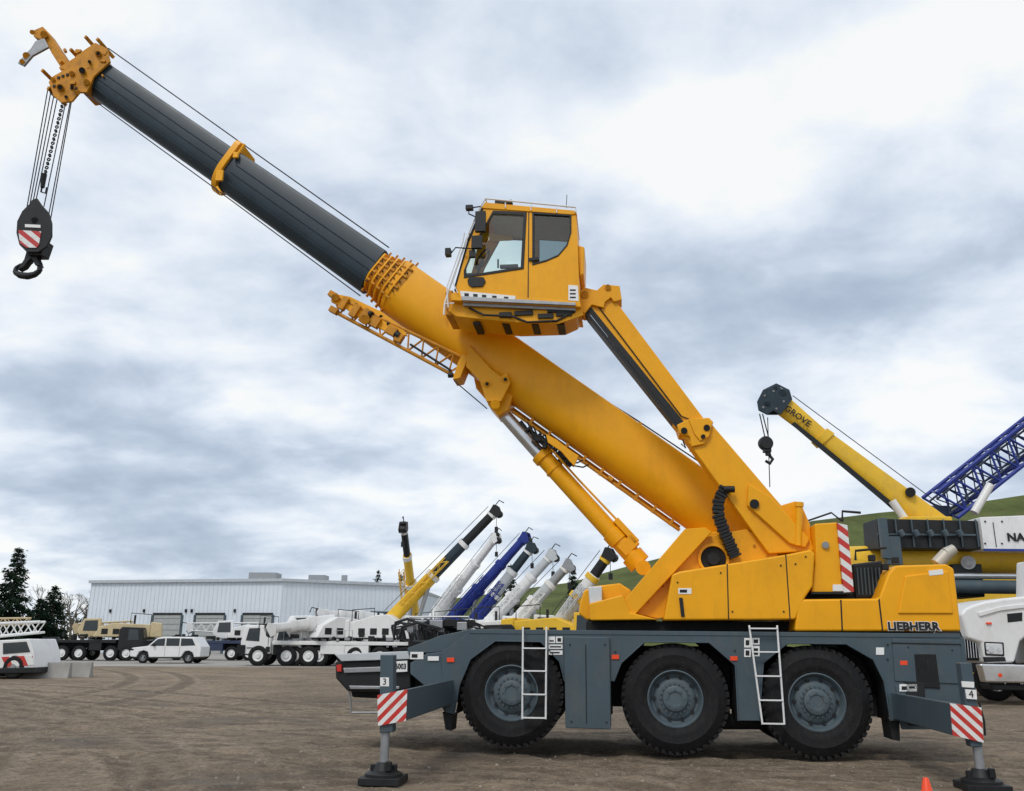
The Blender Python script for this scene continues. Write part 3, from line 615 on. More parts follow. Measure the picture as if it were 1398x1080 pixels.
def groundmat():
    m=bpy.data.materials.new('gravel_ground'); m.use_nodes=True; nt=m.node_tree; N=nt.nodes; L=nt.links; b=N['Principled BSDF']
    tc=N.new('ShaderNodeTexCoord')
    def noise(s,det=8,r=.6,sc3=None,dist=0,rot=.2,loc=(0,0,0)):
        n=N.new('ShaderNodeTexNoise'); n.inputs['Scale'].default_value=s; n.inputs['Detail'].default_value=det; n.inputs['Roughness'].default_value=r; n.inputs['Distortion'].default_value=dist
        mp=N.new('ShaderNodeMapping'); mp.inputs['Scale'].default_value=sc3 or (1,1,1); mp.inputs['Rotation'].default_value=(0,0,rot); mp.inputs['Location'].default_value=loc
        L.new(tc.outputs['Object'],mp.inputs[0]); L.new(mp.outputs[0],n.inputs['Vector'])
        return n
    def mr(i,a,c,o0=0,o1=1):
        r=N.new('ShaderNodeMapRange'); r.inputs[1].default_value=a; r.inputs[2].default_value=c; r.inputs[3].default_value=o0; r.inputs[4].default_value=o1; L.new(i,r.inputs[0]); return r.outputs[0]
    def mix(fac,a,c):
        x=N.new('ShaderNodeMix'); x.data_type='RGBA'; L.new(fac,x.inputs[0])
        for s,v in((6,a),(7,c)):
            if isinstance(v,tuple): x.inputs[s].default_value=(*v,1)
            else: L.new(v,x.inputs[s])
        return x.outputs[2]
    def ma(op,a,c=None):
        x=N.new('ShaderNodeMath'); x.operation=op
        for i,v in enumerate((a,c)):
            if v is None: continue
            if isinstance(v,(int,float)): x.inputs[i].default_value=v
            else: L.new(v,x.inputs[i])
        return x.outputs[0]
    big=noise(.16,7,.6,(1,.7,1)); blot=noise(.7,9,.72,(1,.8,1),.3,.5); mid=noise(4.5,9,.75,None,.2,.9); clod=noise(13,7,.75,None,0,.4); fine=noise(40,6,.8)
    peb=N.new('ShaderNodeTexVoronoi'); peb.inputs['Scale'].default_value=30; L.new(tc.outputs['Object'],peb.inputs['Vector'])
    c=mix(mr(big.outputs['Fac'],.40,.60),(.375,.290,.200),(.245,.188,.128))
    c=mix(mr(blot.outputs['Fac'],.47,.66,0,.75),c,(.165,.126,.088))
    brk=noise(1.2,6,.65,None,0,.4,(5,1,0))
    tot=None; lite=None
    for (cx_,cy_,r_,ww) in ARCS:
        vm=N.new('ShaderNodeVectorMath'); vm.operation='DISTANCE'; L.new(tc.outputs['Object'],vm.inputs[0]); vm.inputs[1].default_value=(cx_,cy_,0)
        d=ma('ABSOLUTE',ma('SUBTRACT',ma('ABSOLUTE',ma('SUBTRACT',ma('ADD',vm.outputs['Value'],ma('MULTIPLY',clod.outputs['Fac'],.16)),r_+.08)),1.05))
        k=mr(d,ww*.5,ww*1.25,1,0); tot=k if tot is None else ma('MAXIMUM',tot,k)
        k2=mr(ma('ABSOLUTE',ma('SUBTRACT',d,ww*1.3)),.04,.16,1,0); lite=k2 if lite is None else ma('MAXIMUM',lite,k2)
    bk=mr(brk.outputs['Fac'],.36,.52)
    tr=ma('MULTIPLY',tot,bk)
    c=mix(ma('MULTIPLY',tr,.72),c,(.135,.102,.072))
    c=mix(ma('MULTIPLY',ma('MULTIPLY',lite,bk),.45),c,(.44,.355,.26))
    c=mix(mr(mid.outputs['Fac'],.48,.66,0,.75),c,(.135,.104,.075))
    c=mix(mr(mid.outputs['Fac'],.44,.30,0,.55),c,(.47,.385,.29))
    c=mix(mr(clod.outputs['Fac'],.50,.66,0,.75),c,(.10,.08,.06))
    c=mix(mr(clod.outputs['Fac'],.44,.30,0,.55),c,(.50,.43,.34))
    c=mix(mr(fine.outputs['Fac'],.5,.72,0,.7),c,(.09,.075,.058))
    c=mix(mr(peb.outputs['Distance'],.24,.05,0,.45),c,(.52,.47,.40))
    damp=noise(.30,6,.62,(1,1.3,1),.4,.1,(3,9,0))
    c=mix(mr(damp.outputs['Fac'],.54,.62,0,.5),c,(.095,.076,.058))
    L.new(c,b.inputs['Base Color']); L.new(mr(damp.outputs['Fac'],.56,.68,.93,.6),b.inputs['Roughness']); b.inputs['Specular IOR Level'].default_value=.2
    h=ma('ADD',mr(mid.outputs['Fac'],0,1,0,.9),mr(clod.outputs['Fac'],0,1,0,.6)); h=ma('ADD',h,mr(fine.outputs['Fac'],0,1,0,.2)); h=ma('ADD',h,mr(peb.outputs['Distance'],.3,0,0,.12))
    bp=N.new('ShaderNodeBump'); bp.inputs['Strength'].default_value=1; bp.inputs['Distance'].default_value=.07; L.new(h,bp.inputs['Height']); L.new(bp.outputs[0],b.inputs['Normal'])
    return m
ys=[-60,-20,0,3]; y=4
while y<46: ys.append(y); y+=.065+max(0,(y-8))*.010
ys+=[48,60,90,140,250,500,900,1500]
xs=[-900,-400,-150,-60,-32]; x=-26
while x<=26: xs.append(x); x+=.095 if abs(x)<11 else .2
xs+=[32,60,150,400,900]
vv=[(x,y,gh(x,y)) for y in ys for x in xs]; nx=len(xs)
ff=[(j*nx+i,j*nx+i+1,(j+1)*nx+i+1,(j+1)*nx+i) for j in range(len(ys)-1) for i in range(nx-1)]
me=bpy.data.meshes.new('ground'); me.from_pydata(vv,[],ff); me.materials.append(groundmat())
for p in me.polygons: p.use_smooth=True
go=bpy.data.objects.new('ground',me); sc.collection.objects.link(go)
PAV=mat('pavement',(.32,.30,.27),.9,0,.25,.25,0,60,0,.5,(.19,.17,.15))
B().face([(-160,50,.004),(-4,56,.004),(60,64,.004),(60,220,.004),(-160,220,.004)]).out('yard_pavement',PAV,None,0,False)
b=B()
for i in range(7000):
    D=7+random.random()**1.6*24; x=(random.random()-.5)*D*1.3; r=random.uniform(.005,.016)*(2 if random.random()<.05 else 1); z=gh(x,D)
    vs=[b.bm.verts.new((x+math.cos(t)*r*random.uniform(.7,1.3),D+math.sin(t)*r,z-.003)) for t in(0,1.6,3.1,4.7)]; tp=b.bm.verts.new((x,D,z+r*.8))
    for k in range(4): b.bm.faces.new((vs[k],vs[(k+1)%4],tp))
b.out('gravel',mat('stone',(.27,.235,.19),.9,0,.5,3),None,0,False)
def hill():
    rd=[(560,822),(640,815),(700,806),(780,795),(850,775),(960,747),(1060,722),(1110,711),(1200,700),(1300,691),(1398,676),(1560,660),(1800,650)]
    b=B(); rings=[]
    for j in range(13):
        t=j/12; row=[]
        for x,y in rd:
            T=G(x,y,230); D=150+80*t; 
            row.append(Vector((T.x,D,max(0,T.z)*(t**.9)+math.sin(x*.03+j)*.25*t*(1-t)*3)))
        rings.append([b.bm.verts.new(p) for p in row])
    for a,c in zip(rings,rings[1:]):
        for k in range(len(a)-1): b.bm.faces.new((a[k],a[k+1],c[k+1],c[k]))
    return b.out('grass_hill',mat('hill_grass',(.085,.105,.034),.95,0,.35,.12,0,60,0,.8,(.15,.125,.065),.1),None,0)
hill()
# building
D=112
bl=G(125,798,D+4); bc=G(386,792,D-2); br=G(552,800,D+6); hB=(bl.z+bc.z)/2
WALL=mat('metal_siding',(.66,.71,.76),.6,0,.05,.3,0,60,0,.2,(.5,.52,.53))
bl=Vector((bl.x,bl.y,0)); bc=Vector((bc.x,bc.y,0)); br=Vector((br.x,br.y,0)); back=Vector((3,45,0))
bd=empty('warehouse_building',bc)
def loc(p): return Vector(p)-bc
up=Vector((0,0,1))
B().prism([loc(bl),loc(bc),loc(br),loc(br+back),loc(bl+back)],up*hB).out('walls',WALL,bd)
B().prism([loc(bl)+up*hB+Vector((-.3,-.3,0)),loc(bc)+up*hB+Vector((0,-.4,0)),loc(br)+up*hB+Vector((.3,-.2,0)),loc(br+back)+up*hB,loc(bl+back)+up*hB],up*.35).out('roof_trim',mat('roof_trim_paint',(.45,.48,.51),.5),bd)
def wallrect(b,p,q,t0,t1,z0_,z1,off=.08):
    d=(q-p); n=Vector((d.y,-d.x,0)).normalized(); n=n if n.y<0 else -n
    a=loc(p+d*t0)+up*z0_; c=loc(p+d*t1)+up*z0_; b.prism([a,c,c+up*(z1-z0_),a+up*(z1-z0_)],n*off)
b=B()
for t in(.36,.58,.82): wallrect(b,bl,bc,t,t+.14,0,4.6)
b.out('roller_doors',mat('roller_door',(.36,.37,.36),.6),bd)
b=B()
for t in(.36,.58,.82):
    for k in range(6): wallrect(b,bl,bc,t+.003,t+.137,.7*k+.66,.7*k+.70,.1)
    wallrect(b,bl,bc,t-.012,t-.002,0,4.6,.14); wallrect(b,bl,bc,t+.142,t+.152,0,4.6,.14)
b.out('door_frames',GRY,bd)
b=B()
for t in(.355,.575,.815): wallrect(b,bl,bc,t,t+.15,4.62,4.85,.16)
for t in(.12,.3,.52,.55,.77): wallrect(b,bl,bc,t,t+.008,4.9,5.3,.2)
wallrect(b,bl,bc,.2,.24,0,2.4,.1)
b.out('door_headers_and_lamps',DRK,bd)
b=B()
for k in range(46): wallrect(b,bl,bc,k/46,k/46+.0025,0,hB,.04)
for k in range(28): wallrect(b,bc,br,k/28,k/28+.004,0,hB,.04)
b.out('siding_ribs',mat('siding_rib',(.60,.66,.71),.6),bd)
b=B(); b.box(loc(G(362,790,D+8)),(3.6,3,1.4)); b.box(loc(G(345,789,D+8)),(.5,.5,1.2)); b.box(loc(G(470,793,D+12)),(.7,.7,1.5)); b.box(loc(G(435,793,D+20)),(2.4,3,1.5)); b.out('rooftop_units',GALV,bd)
b=B(); wallrect(b,bc,br,.72,1.0,4.5,5.3,.4); wallrect(b,bc,br,.1,.25,0,3.2,.1); b.out('side_canopy',GRY,bd)
LF=mat('conifer_needles',(.016,.032,.018),.9,0,.45,.8,spec=.1); TR=mat('bark',(.07,.055,.04),.9)
def conifer(base,h,r,n=5200):
    e=empty('conifer_tree',base); b=B(); b.cyl((0,0,0),(0,0,h*.97),h*.022,.02,8); b.out('trunk',TR,e)
    b=B(); whorls=int(h*2.0)
    for w in range(whorls):
        t=.04+.94*w/whorls; nb=9
        for k in range(nb):
            a=random.random()*6.28; rr=r*(1-t)**.9*random.uniform(.5,1.15)+.08; z=h*t; dr=-rr*.25
            for s in range(int(n/whorls/nb*(1.6*(1-t)+.25))+2):
                u=random.random()**.6; p=Vector((math.cos(a)*rr*u,math.sin(a)*rr*u,z+dr*u+random.gauss(0,.06)))+Vector([random.gauss(0,.10) for _ in range(3)])*(1+rr*.15)
                q=random.uniform(.13,.32)*(.6+.5*(1-t)); d=Vector((math.cos(a+random.gauss(0,.7)),math.sin(a+random.gauss(0,.7)),random.uniform(-.6,.2)))*q*1.6; sd=Vector([random.gauss(0,1) for _ in range(3)]).normalized()*q*.5
                b.bm.faces.new([b.bm.verts.new(p-sd),b.bm.verts.new(p+d*.6),b.bm.verts.new(p+sd),b.bm.verts.new(p-d*.4)])
    b.out('needles',LF,e,0,False); return e
def tree_at(px,pt,D,wpx,n=5200):
    T=G(px,pt,D); conifer((T.x,T.y,0),T.z,wpx/1250*D/2,n)
tree_at(28,742,92,110,12000); tree_at(77,795,98,76,8000); tree_at(-10,770,90,70,8000); tree_at(517,774,125,44,4000); tree_at(697,765,95,46,5000); tree_at(782,773,95,46,5000); tree_at(548,780,130,26,2500); tree_at(58,812,96,74,6000)
TW=mat('bare_twigs',(.13,.11,.08),.95,0,.4,.3)
for (px,pt) in((62,800),(88,812),(104,806),(118,820)):
    T=G(px,pt,140); e=empty('bare_tree',(T.x,140,0)); b=B(); h=T.z
    def grow(p,d,l,r,n):
        q=p+d*l; b.tube([p,q],r,5)
        if n==0: return
        for _ in range(3 if n>1 else 4):
            d2=(d+Vector([random.gauss(0,.42) for _ in range(3)])+Vector((0,0,.12))).normalized(); grow(q,d2,l*random.uniform(.6,.8),r*.6,n-1)
    grow(Vector((0,0,0)),Vector((0,0,1)),h*.33,.18,5); b.out('branches',TW,e,0,False)
b=B()
for i in range(9000):
    x=-260+random.random()*330; h=7+2*math.sin(x*.13)+1.5*math.sin(x*.5); z=h*random.random()**.8; y=262+random.random()*16; s=.8
    p=Vector((x,y,z)); d=Vector([random.gauss(0,s) for _ in range(3)]); e2=Vector([random.gauss(0,s) for _ in range(3)])
    b.face([p,p+d,p+e2])
b.out('background_woods',mat('woods',(.06,.065,.04),.95,0,.4,.2),None,0,False)

def wheel_simple(bt,br_,c,r,w,s=1):
    bt.lathe(c,(0,s,0),[(r*.55,.02),(r*.62,0),(r*.9,0.02),(r,.07),(r,w-.07),(r*.9,w),(r*.5,w)],24)
    br_.lathe(c,(0,s,0),[(r*.56,.03),(r*.5,.03),(r*.42,.08),(r*.3,.08),(r*.22,.0),(0,.0)],18)
def boomsec(b,p,q,h0,h1,w):
    p=Vector(p);q=Vector(q); d=(q-p).normalized(); sd=d.cross(Vector((0,0,1))).normalized(); u=sd.cross(d); 
    b.loft([[c+u*h*y*.5+sd*w*x*.5 for x,y in BP] for c,h in((p,h0),(q,h1))])
def lattice(b,p,q,h,n=12,r=.05,h1=None):
    p=Vector(p);q=Vector(q); d=(q-p); dn=d.normalized(); sd=dn.cross(Vector((0,0,1))).normalized(); u=sd.cross(dn); h1=h1 or h
    cor=lambda t,i,j:p+d*t+(sd*i+u*j)*(h+(h1-h)*t)*.5
    for i,j in((-1,-1),(1,-1),(1,1),(-1,1)): b.tube([cor(0,i,j),cor(1,i,j)],r,6)
    for k in range(n):
        t=k/n;t2=(k+1)/n
        for (i,j),(i2,j2) in(((-1,-1),(-1,1)),((1,-1),(1,1)),((-1,-1),(1,-1)),((-1,1),(1,1))):
            A=cor(t,i,j) if k%2 else cor(t,i2,j2); Bq=cor(t2,i2,j2) if k%2 else cor(t2,i,j); b.tube([A,Bq],r*.55,5)
def parked_crane(base,yaw,L,axl,body,upper,foot,tips,boomm,cabm=None,horizontal=False,lat=False,wr=.62,rimm=WHT,sec=None):
    """foot/tips: world coordinates of boom pivot and boom tip; vehicle frame: x length, y depth"""
    e=empty('parked_mobile_crane',base,yaw); cabm=cabm or body; M=Matrix.Rotation(-yaw,3,'Z'); W=2.6
    lw=lambda p:M@(Vector(p)-Vector(base))
    bt=B();br_=B()
    for a in axl:
        wheel_simple(bt,br_,(a,0,wr),wr,.4); wheel_simple(bt,br_,(a,W,wr),wr,.4,-1)
    bt.out('tyres',RUB,e); br_.out('rims',rimm,e)
    b=B(); b.box((0,W/2,1.15),(L,1.1,.5)); b.box((-L*.46,W/2,.85),(L*.06,W*.9,.4)); b.box((L*.47,W/2,.9),(L*.05,W,.4)); 
    for a in(axl[0]-1.1,axl[-1]+1.0): b.box((a,W/2,1.0),(.5,W+.1,.55))
    b.out('carrier_frame',DRK,e,.03)
    b=B(); b.prism([(-L/2+2.0,-.0,1.3),(L/2,0,1.3),(L/2,0,1.5),(-L/2+2.0,0,1.55)],(0,W,0)); 
    for i in range(len(axl)-1):
        if axl[i+1]-axl[i]>2: b.box(((axl[i]+axl[i+1])/2,W/2,1.05),(axl[i+1]-axl[i]-1.45,W*.98,.6))
    b.out('deck',body,e,.03)
    x=-L/2; b=B(); b.prism([(x,.1,.7),(x-.02,.1,1.5),(x+.2,.1,2.45),(x+1.7,.1,2.5),(x+1.9,.1,2.3),(x+1.9,.1,.75)],(0,W-.2,0)); b.out('carrier_cab',cabm,e,.06)
    b=B(); b.prism([(x+.3,.08,1.55),(x+.45,.08,2.3),(x+1.15,.08,2.32),(x+1.15,.08,1.5)],(0,.03,0)); b.prism([(x+.3,W-.11,1.55),(x+.45,W-.11,2.3),(x+1.15,W-.11,2.32),(x+1.15,W-.11,1.5)],(0,.03,0)); b.prism([(x-.03,.3,1.5),(x+.155,.3,2.35),(x+.165,.3,2.35),(x+.0,.3,1.5)],(0,W-.6,0)); b.out('cab_windows',DGL,e)
    b=B(); b.box((x-.02,W/2,.85),(.1,W*.9,.3)); b.box((x+.9,.07,1.1),(1.0,.03,.05))
    random.seed(int(abs(x*31+foot.x*7)))
    for i in range(22):
        b.box((-L/2+2.6+random.random()*(L-3.2),.1+random.random()*2.2,1.6+random.random()*.35),(.12+random.random()*.45,.15+random.random()*.4,.1+random.random()*.3))
    b.out('bumper_and_deck_gear',BLK,e,.02)
    b=B()
    for i in range(10):
        b.box((-L/2+2.6+random.random()*(L-3.2),-.02+random.random()*.2,1.15+random.random()*.6),(.15+random.random()*.35,.1,.08+random.random()*.22))
    xx=-L/2+2.2
    for k in range(7): b.tube([(xx+k*.5,.05,1.55),(xx+k*.5,.05,2.2)],.02,5)
    b.tube([(xx,.05,2.2),(xx+3,.05,2.2)],.02,5); b.out('deck_fittings',GALV,e,.01)
    f=lw(foot); t=lw(tips); 
    dx=(t-f); dxy=Vector((dx.x,dx.y,0)); dxy=dxy.normalized() if dxy.length>.1 else Vector((-1,0,0)); s_=Vector((-dxy.y,dxy.x,0))
    cx=Vector((f.x,W/2,0))
    def Q(a,bb,z): return cx+dxy*a+s_*bb+Vector((0,0,z))
    b=B(); b.prism([Q(1.6,-1.2,1.75),Q(1.2,-1.2,2.5),Q(.2,-1.2,f.z+.25),Q(-.7,-1.2,f.z+.2),Q(-2.4,-1.2,2.7),Q(-2.4,-1.2,1.75)],s_*2.4); b.out('superstructure',upper,e,.06)
    b=B(); b.prism([Q(-2.4,-1.25,1.75),Q(-2.4,-1.25,2.9),Q(-3.2,-1.25,2.8),Q(-3.3,-1.25,1.75)],s_*2.5); b.out('counterweight',upper,e,.08)
    b=B()
    for a_ in(-1.8,-1.0,-.2,.6):
        for sg in(-1.215,1.205): b.prism([Q(a_,sg,1.95),Q(a_+.45,sg,1.95),Q(a_+.45,sg,2.35),Q(a_,sg,2.35)],s_*.01)
    b.out('superstructure_vents',BLK,e)
    b=B(); b.prism([Q(2.6,-1.25,1.7),Q(2.9,-1.25,2.2),Q(2.5,-1.25,3.1),Q(1.3,-1.25,3.15),Q(1.2,-1.25,1.7)],s_*.85); b.out('operator_cab',upper,e,.05)
    b=B(); b.prism([Q(2.5,-1.28,2.2),Q(2.4,-1.28,2.95),Q(1.5,-1.28,3.0),Q(1.45,-1.28,2.2)],s_*.9); b.out('operator_windows',DGL,e)
    if lat:
        b=B(); lattice(b,f,t,.9,14,.06,.6); b.out('lattice_boom',boomm,e)
    else:
        sec=sec or [boomm,boomm,boomm]
        k=[0,.42,.72,1.0]; hh=[.85,.68,.55,.45]
        for i in range(3):
            b=B(); boomsec(b,f+dx*k[i],f+dx*k[i+1]*1.0,hh[i],hh[i]*.96,hh[i]*.8); b.out('boom_section_%d'%i,sec[i],e)
            b=B(); boomsec(b,f+dx*k[i+1]-dx.normalized()*.35,f+dx*k[i+1]-dx.normalized()*.05,hh[i]*1.14,hh[i]*1.14,hh[i]*.92); b.out('boom_collar_%d'%i,upper,e,.01)
    dn=dx.normalized(); nn=s_.cross(dn); nn=nn if nn.z>0 else -nn
    b=B()
    for sd in(-.28,.22): b.prism([t-dn*.2+nn*.25+s_*sd,t+dn*.35+nn*.38+s_*sd,t+dn*.5+nn*.1+s_*sd,t+dn*.25-nn*.5+s_*sd,t-dn*.1-nn*.4+s_*sd],s_*.06)
    b.box(t,(.3,.4,.4)); b.out('boom_head_plates',sec[2] if sec else upper,e,.01)
    b=B()
    b.cyl(t+dn*.15-s_*.18-nn*.3,t+dn*.15+s_*.18-nn*.3,.24); b.cyl(t+dn*.3-s_*.18+nn*.2,t+dn*.3+s_*.18+nn*.2,.16); b.tube([t+dn*.3+nn*.3,t+dn*.8+nn*.35,t+dn*.9],.035)
    b.cyl(t+dn*.2-Vector((0,0,.3)),t+dn*.2-Vector((0,0,1.1)),.02,n=6); b.box(t+dn*.2-Vector((0,0,1.25)),(.22,.2,.35)); b.out('boom_head_sheaves',BLK,e,.03)
    if not horizontal:
        m_=f+dx*.36; b=B(); b.cyl(Q(1.5,0,1.9),m_-Vector((0,0,.35)),.14); b.out('luffing_cylinder',GALV,e)
        b=B(); b.tube([f+nn*.75,t+nn*.6],.02,5); b.out('hoist_rope',ROPE,e)
        b=B(); lattice(b,f+dx*.12-s_*.62,f+dx*.55-s_*.55,.35,9,.03); b.out('stowed_jib',sec[0] if sec else boomm,e)
    b=B(); b.tube([Q(-2.3,-1.1,2.8),Q(-2.3,-1.1,3.5),Q(-.8,-1.1,3.6),Q(-.8,-1.1,2.8)],.03); b.cyl(Q(-1.2,.8,2.6),Q(-1.2,.8,3.4),.08); b.out('rails_and_exhaust',BLK,e)
    return e
def pc(D,fx,fy,tx,ty,Dt,yaw,L,axl,body,upper,boomm,bx=0,**k):
    f_=G(fx,fy,D+1.3); t_=G(tx,ty,Dt); base=Vector((f_.x+bx,D,0)); return parked_crane(base,yaw,L,axl,body,upper,f_,t_,boomm,**k)
pc(66,566,845,551,722,62,R_(4),11,(-4,-2.4,1.5,3.1),WHT,WHT,YELB,sec=[YELB,YELB,BLK])
pc(58,535,845,675,700,58,R_(-3),11,(-4,-2.4,1.5,3.1),WHT,WHT,YELB,bx=-2,sec=[YELB,BOOMG,BLK])
pc(70,592,846,676,736,66,R_(5),10,(-3.6,-2.0,1.6,3.2),WHT,WHT,WHT,sec=[WHT,WHT,WHT])
pc(64,614,850,716,736,62,R_(3),10,(-3.6,-2.0,1.6,3.2),NAVY,BLU,BLU,sec=[BLU,BLU,BLU])
pc(60,645,852,724,750,60,R_(3),10,(-3.6,-2.0,1.6,3.2),DRK,WHT,GRY,sec=[BLU,GRN,BOOMG])
pc(57,668,852,752,760,57,R_(2),10,(-3.6,-2.0,1.6,3.2),DRK,WHT,WHT,sec=[WHT,WHT,GRN])
pc(54,702,852,774,774,55,R_(2),10,(-3.6,-2.0,1.6,3.2),DRK,WHT,WHT,sec=[WHT,GRN,GALV])
pc(50,766,850,830,760,50,R_(2),9,(-3.0,-1.4,1.4,3.0),BLK,YELB,GALV,sec=[GRN,WHT,BLK])
pc(58,455,848,372,858,57,R_(0),11.5,(-4.6,-2.8,-1.4,1.6,3.2,),WHT,WHT,WHT,bx=.2,horizontal=True)
pc(63,520,846,440,838,62,R_(0),10,(-4.0,-2.4,1.6,3.2,),DRK,WHT,WHT,bx=.2,horizontal=True)
pc(72,180,856,108,857,72,R_(180),7.5,(-2.6,-1.4,1.0,2.3),BLK,TAN,TAN,bx=-1.2,horizontal=True,wr=.55,lat=True)
pc(76,352,858,262,856,76,R_(180),9,(-3,-1.6,1.4,2.8),NAVY,WHT,WHT,bx=-2.5,horizontal=True,lat=True,wr=.55)
random.seed(5)
# small white/red truck crane at far left
D=37; e=empty('parked_truck_crane',(0,0,0))
def WL(name,m,pts,D,dep,bev=.03): return B().prism([G(x,y,D) for x,y in pts],(0,dep,0)).out(name,m,e,bev)
WL('cab',WHT,[(-40,876),(2,874),(40,872),(46,890),(47,914),(-40,916)],D,2.2,.05)
WL('cab_glass',DGL,[(4,878),(36,876),(41,890),(4,893)],D-.02,.04,0)
WL('red_band',stripes('red_panels',(1,0,.6),1.6,(.5,.03,.02)),[(2,897),(44,895),(46,908),(2,911)],D-.03,.06,0)
WL('grey_bumper',BLK,[(-40,913),(46,911),(46,919),(-40,920)],D-.08,2.3,.03)
b=B(); lattice(b,G(-60,864,D+1),G(58,856,D+1),.62,12,.05,.42); b.out('lattice_boom',WHT,e)
b=B(); lattice(b,G(-60,850,D+1.4),G(40,848,D+1.4),.3,12,.035,.25); b.out('folded_jib',TAN,e)
bt=B();br_=B()
for px in(-30,20): wheel_simple(bt,br_,(G(px,900,D).x,D-.05,.45),.45,.35); wheel_simple(bt,br_,(G(px,900,D).x,D+2.2,.45),.45,.35,-1)
bt.out('tyres',RUB,e); br_.out('rims',GALV,e)
def suv(base,yaw):
    e=empty('parked_suv',base,yaw); w=1.9
    pr=[(-2.4,.45),(-2.42,.85),(-2.3,1.02),(-1.25,1.15),(-.65,1.68),(-.3,1.76),(1.9,1.76),(2.25,1.3),(2.4,1.1),(2.4,.45),(1.95,.42),(1.9,.7),(1.6,.85),(1.3,.8),(1.08,.42),(-1.1,.4),(-1.2,.75),(-1.5,.85),(-1.8,.75),(-1.95,.4)]
    B().prism([(x,0,z) for x,z in pr],(0,w,0)).out('body',WHT,e,.06)
    b=B(); 
    for q in([(-1.1,1.16),(-.6,1.6),(-.1,1.66),(-.1,1.16)],[(0,1.16),(0,1.66),(.9,1.66),(.9,1.16)],[(1.0,1.16),(1.0,1.66),(1.75,1.64),(2.0,1.2)]): b.prism([(x,-.012,z) for x,z in q],(0,.03,0)); b.prism([(x,w-.018,z) for x,z in q],(0,.03,0))
    b.prism([(-1.18,.15,1.2),(-.68,.15,1.67),(-.7,.15,1.69),(-1.2,.15,1.22)],(0,w-.3,0)); b.out('windows',DGL,e)
    bt=B();br_=B()
    for x in(-1.5,1.6): wheel_simple(bt,br_,(x,-.02,.37),.37,.25); wheel_simple(bt,br_,(x,w+.02,.37),.37,.25,-1)
    bt.out('tyres',RUB,e); br_.out('rims',GALV,e)
    b=B(); b.box((-2.38,w/2,.7),(.1,w*.7,.25)); b.box((0,w/2,.4),(4.4,w*.96,.14)); b.box((-2.3,.15,.9),(.25,.3,.12)); b.box((-.8,-.1,1.2),(.12,.2,.14)); b.box((-.05,-.003,.8),(.015,.01,.65)); b.box((.95,-.003,.8),(.015,.01,.65)); b.out('trim',BLK,e,.004)
g=ground(224,906); suv((g.x,g.y,0),0)
def pickup(base,yaw,m):
    e=empty('parked_pickup_truck',base,yaw); w=1.9
    pr=[(-2.7,.5),(-2.7,1.0),(-1.4,1.15),(-.9,1.8),(.5,1.82),(.75,1.15),(2.7,1.15),(2.7,.5)]
    B().prism([(x,0,z) for x,z in pr],(0,w,0)).out('body',m,e,.06)
    B().prism([(x,-.012,z) for x,z in((-1.2,1.18),(-.85,1.7),(.42,1.72),(.6,1.18))],(0,.03,0)).out('windows',DGL,e)
    bt=B();br_=B()
    for x in(-1.7,1.7): wheel_simple(bt,br_,(x,-.02,.4),.4,.25); wheel_simple(bt,br_,(x,w+.02,.4),.4,.25,-1)
    bt.out('tyres',RUB,e); br_.out('rims',GALV,e)
g=G(70,880,95); pickup((g.x,g.y,0),R_(20),BLK); g=G(205,880,98); pickup((g.x,g.y,0),R_(-15),GRY)
CON=mat('concrete',(.30,.29,.27),.9,0,.2,1.5,.2,20)
for i,(px,py) in enumerate(((62,925),(92,924))):
    g=ground(px,py); e=empty('concrete_barrier',(g.x,g.y,0),R_(8)); b=B(); b.prism([(-.95,-.3,-.03),(-.95,.3,-.03),(-.95,.22,.15),(-.95,.1,.6),(-.95,-.1,.6),(-.95,-.22,.15)],(1.9,0,0)); b.out('barrier_block',CON,e,.02)
# --- right side
e=empty('parked_boom_truck',(0,0,0))
def WP(name,m,pts,D,dep,bev=.02): return B().prism([G(x,y,D) for x,y in pts],(0,dep,0)).out(name,m,e,bev)
D=30
B().cyl(G(1130,768,D),G(1420,760,D),.52,n=32).out('stowed_boom',YELB,e)
B().cyl(G(1398,765,D),G(1450,763,D),.60,n=32).out('stowed_boom_collar',YELB,e)
WP('black_tank_frame',BLK,[(1197,708),(1335,711),(1344,750),(1200,748)],D-1.2,1.2)
b=B(); 
for x in range(1202,1335,22): b.box(G(x,728,D-1.25),(.05,.05,.9))
b.box(G(1265,730,D-1.27),(3.2,.05,.06)); b.out('frame_slats',GRY,e,.01)
b=B()
for i in range(5): b.cyl(G(1228+i*20,724,D-1.45),G(1233+i*20,732,D-1.45),.10,n=10); 
b.box(G(1218,752,D-1.3),(.5,.3,.9)); b.box(G(1207,735,D-1.4),(.25,.2,1.3)); b.out('winch_parts',GRY,e,.02)
WP('white_equipment_box',WHT,[(1338,706),(1440,702),(1440,752),(1344,750)],D-1.4,1.4,.03)
WP('box_stripe',BLU,[(1344,749),(1440,750),(1440,753),(1344,752)],D-1.42,.05,0)
b=B(); 
for x,y in((1345,712),(1345,742),(1368,712),(1368,742)): b.cyl(G(x,y,D-1.43),G(x,y,D-1.39),.03,n=8)
b.box(G(1358,730,D-1.41),(.02,.02,.8)); b.out('box_bolts',BLK,e)
text('equipment_lettering','NA',.36,BLK,e,G(1387,734,D-1.43),(R_(90),0,0),.01,1.1,.01)
WP('turntable_block',YELB,[(1158,760),(1260,775),(1262,830),(1150,830)],D-.8,2.0)
WP('boom_trunnion',BLK,[(1300,770),(1340,770),(1345,815),(1300,815)],D-.7,1.6)
WP('carrier_deck',NAVY,[(1180,826),(1430,826),(1430,842),(1180,842)],D-1.2,2.5)
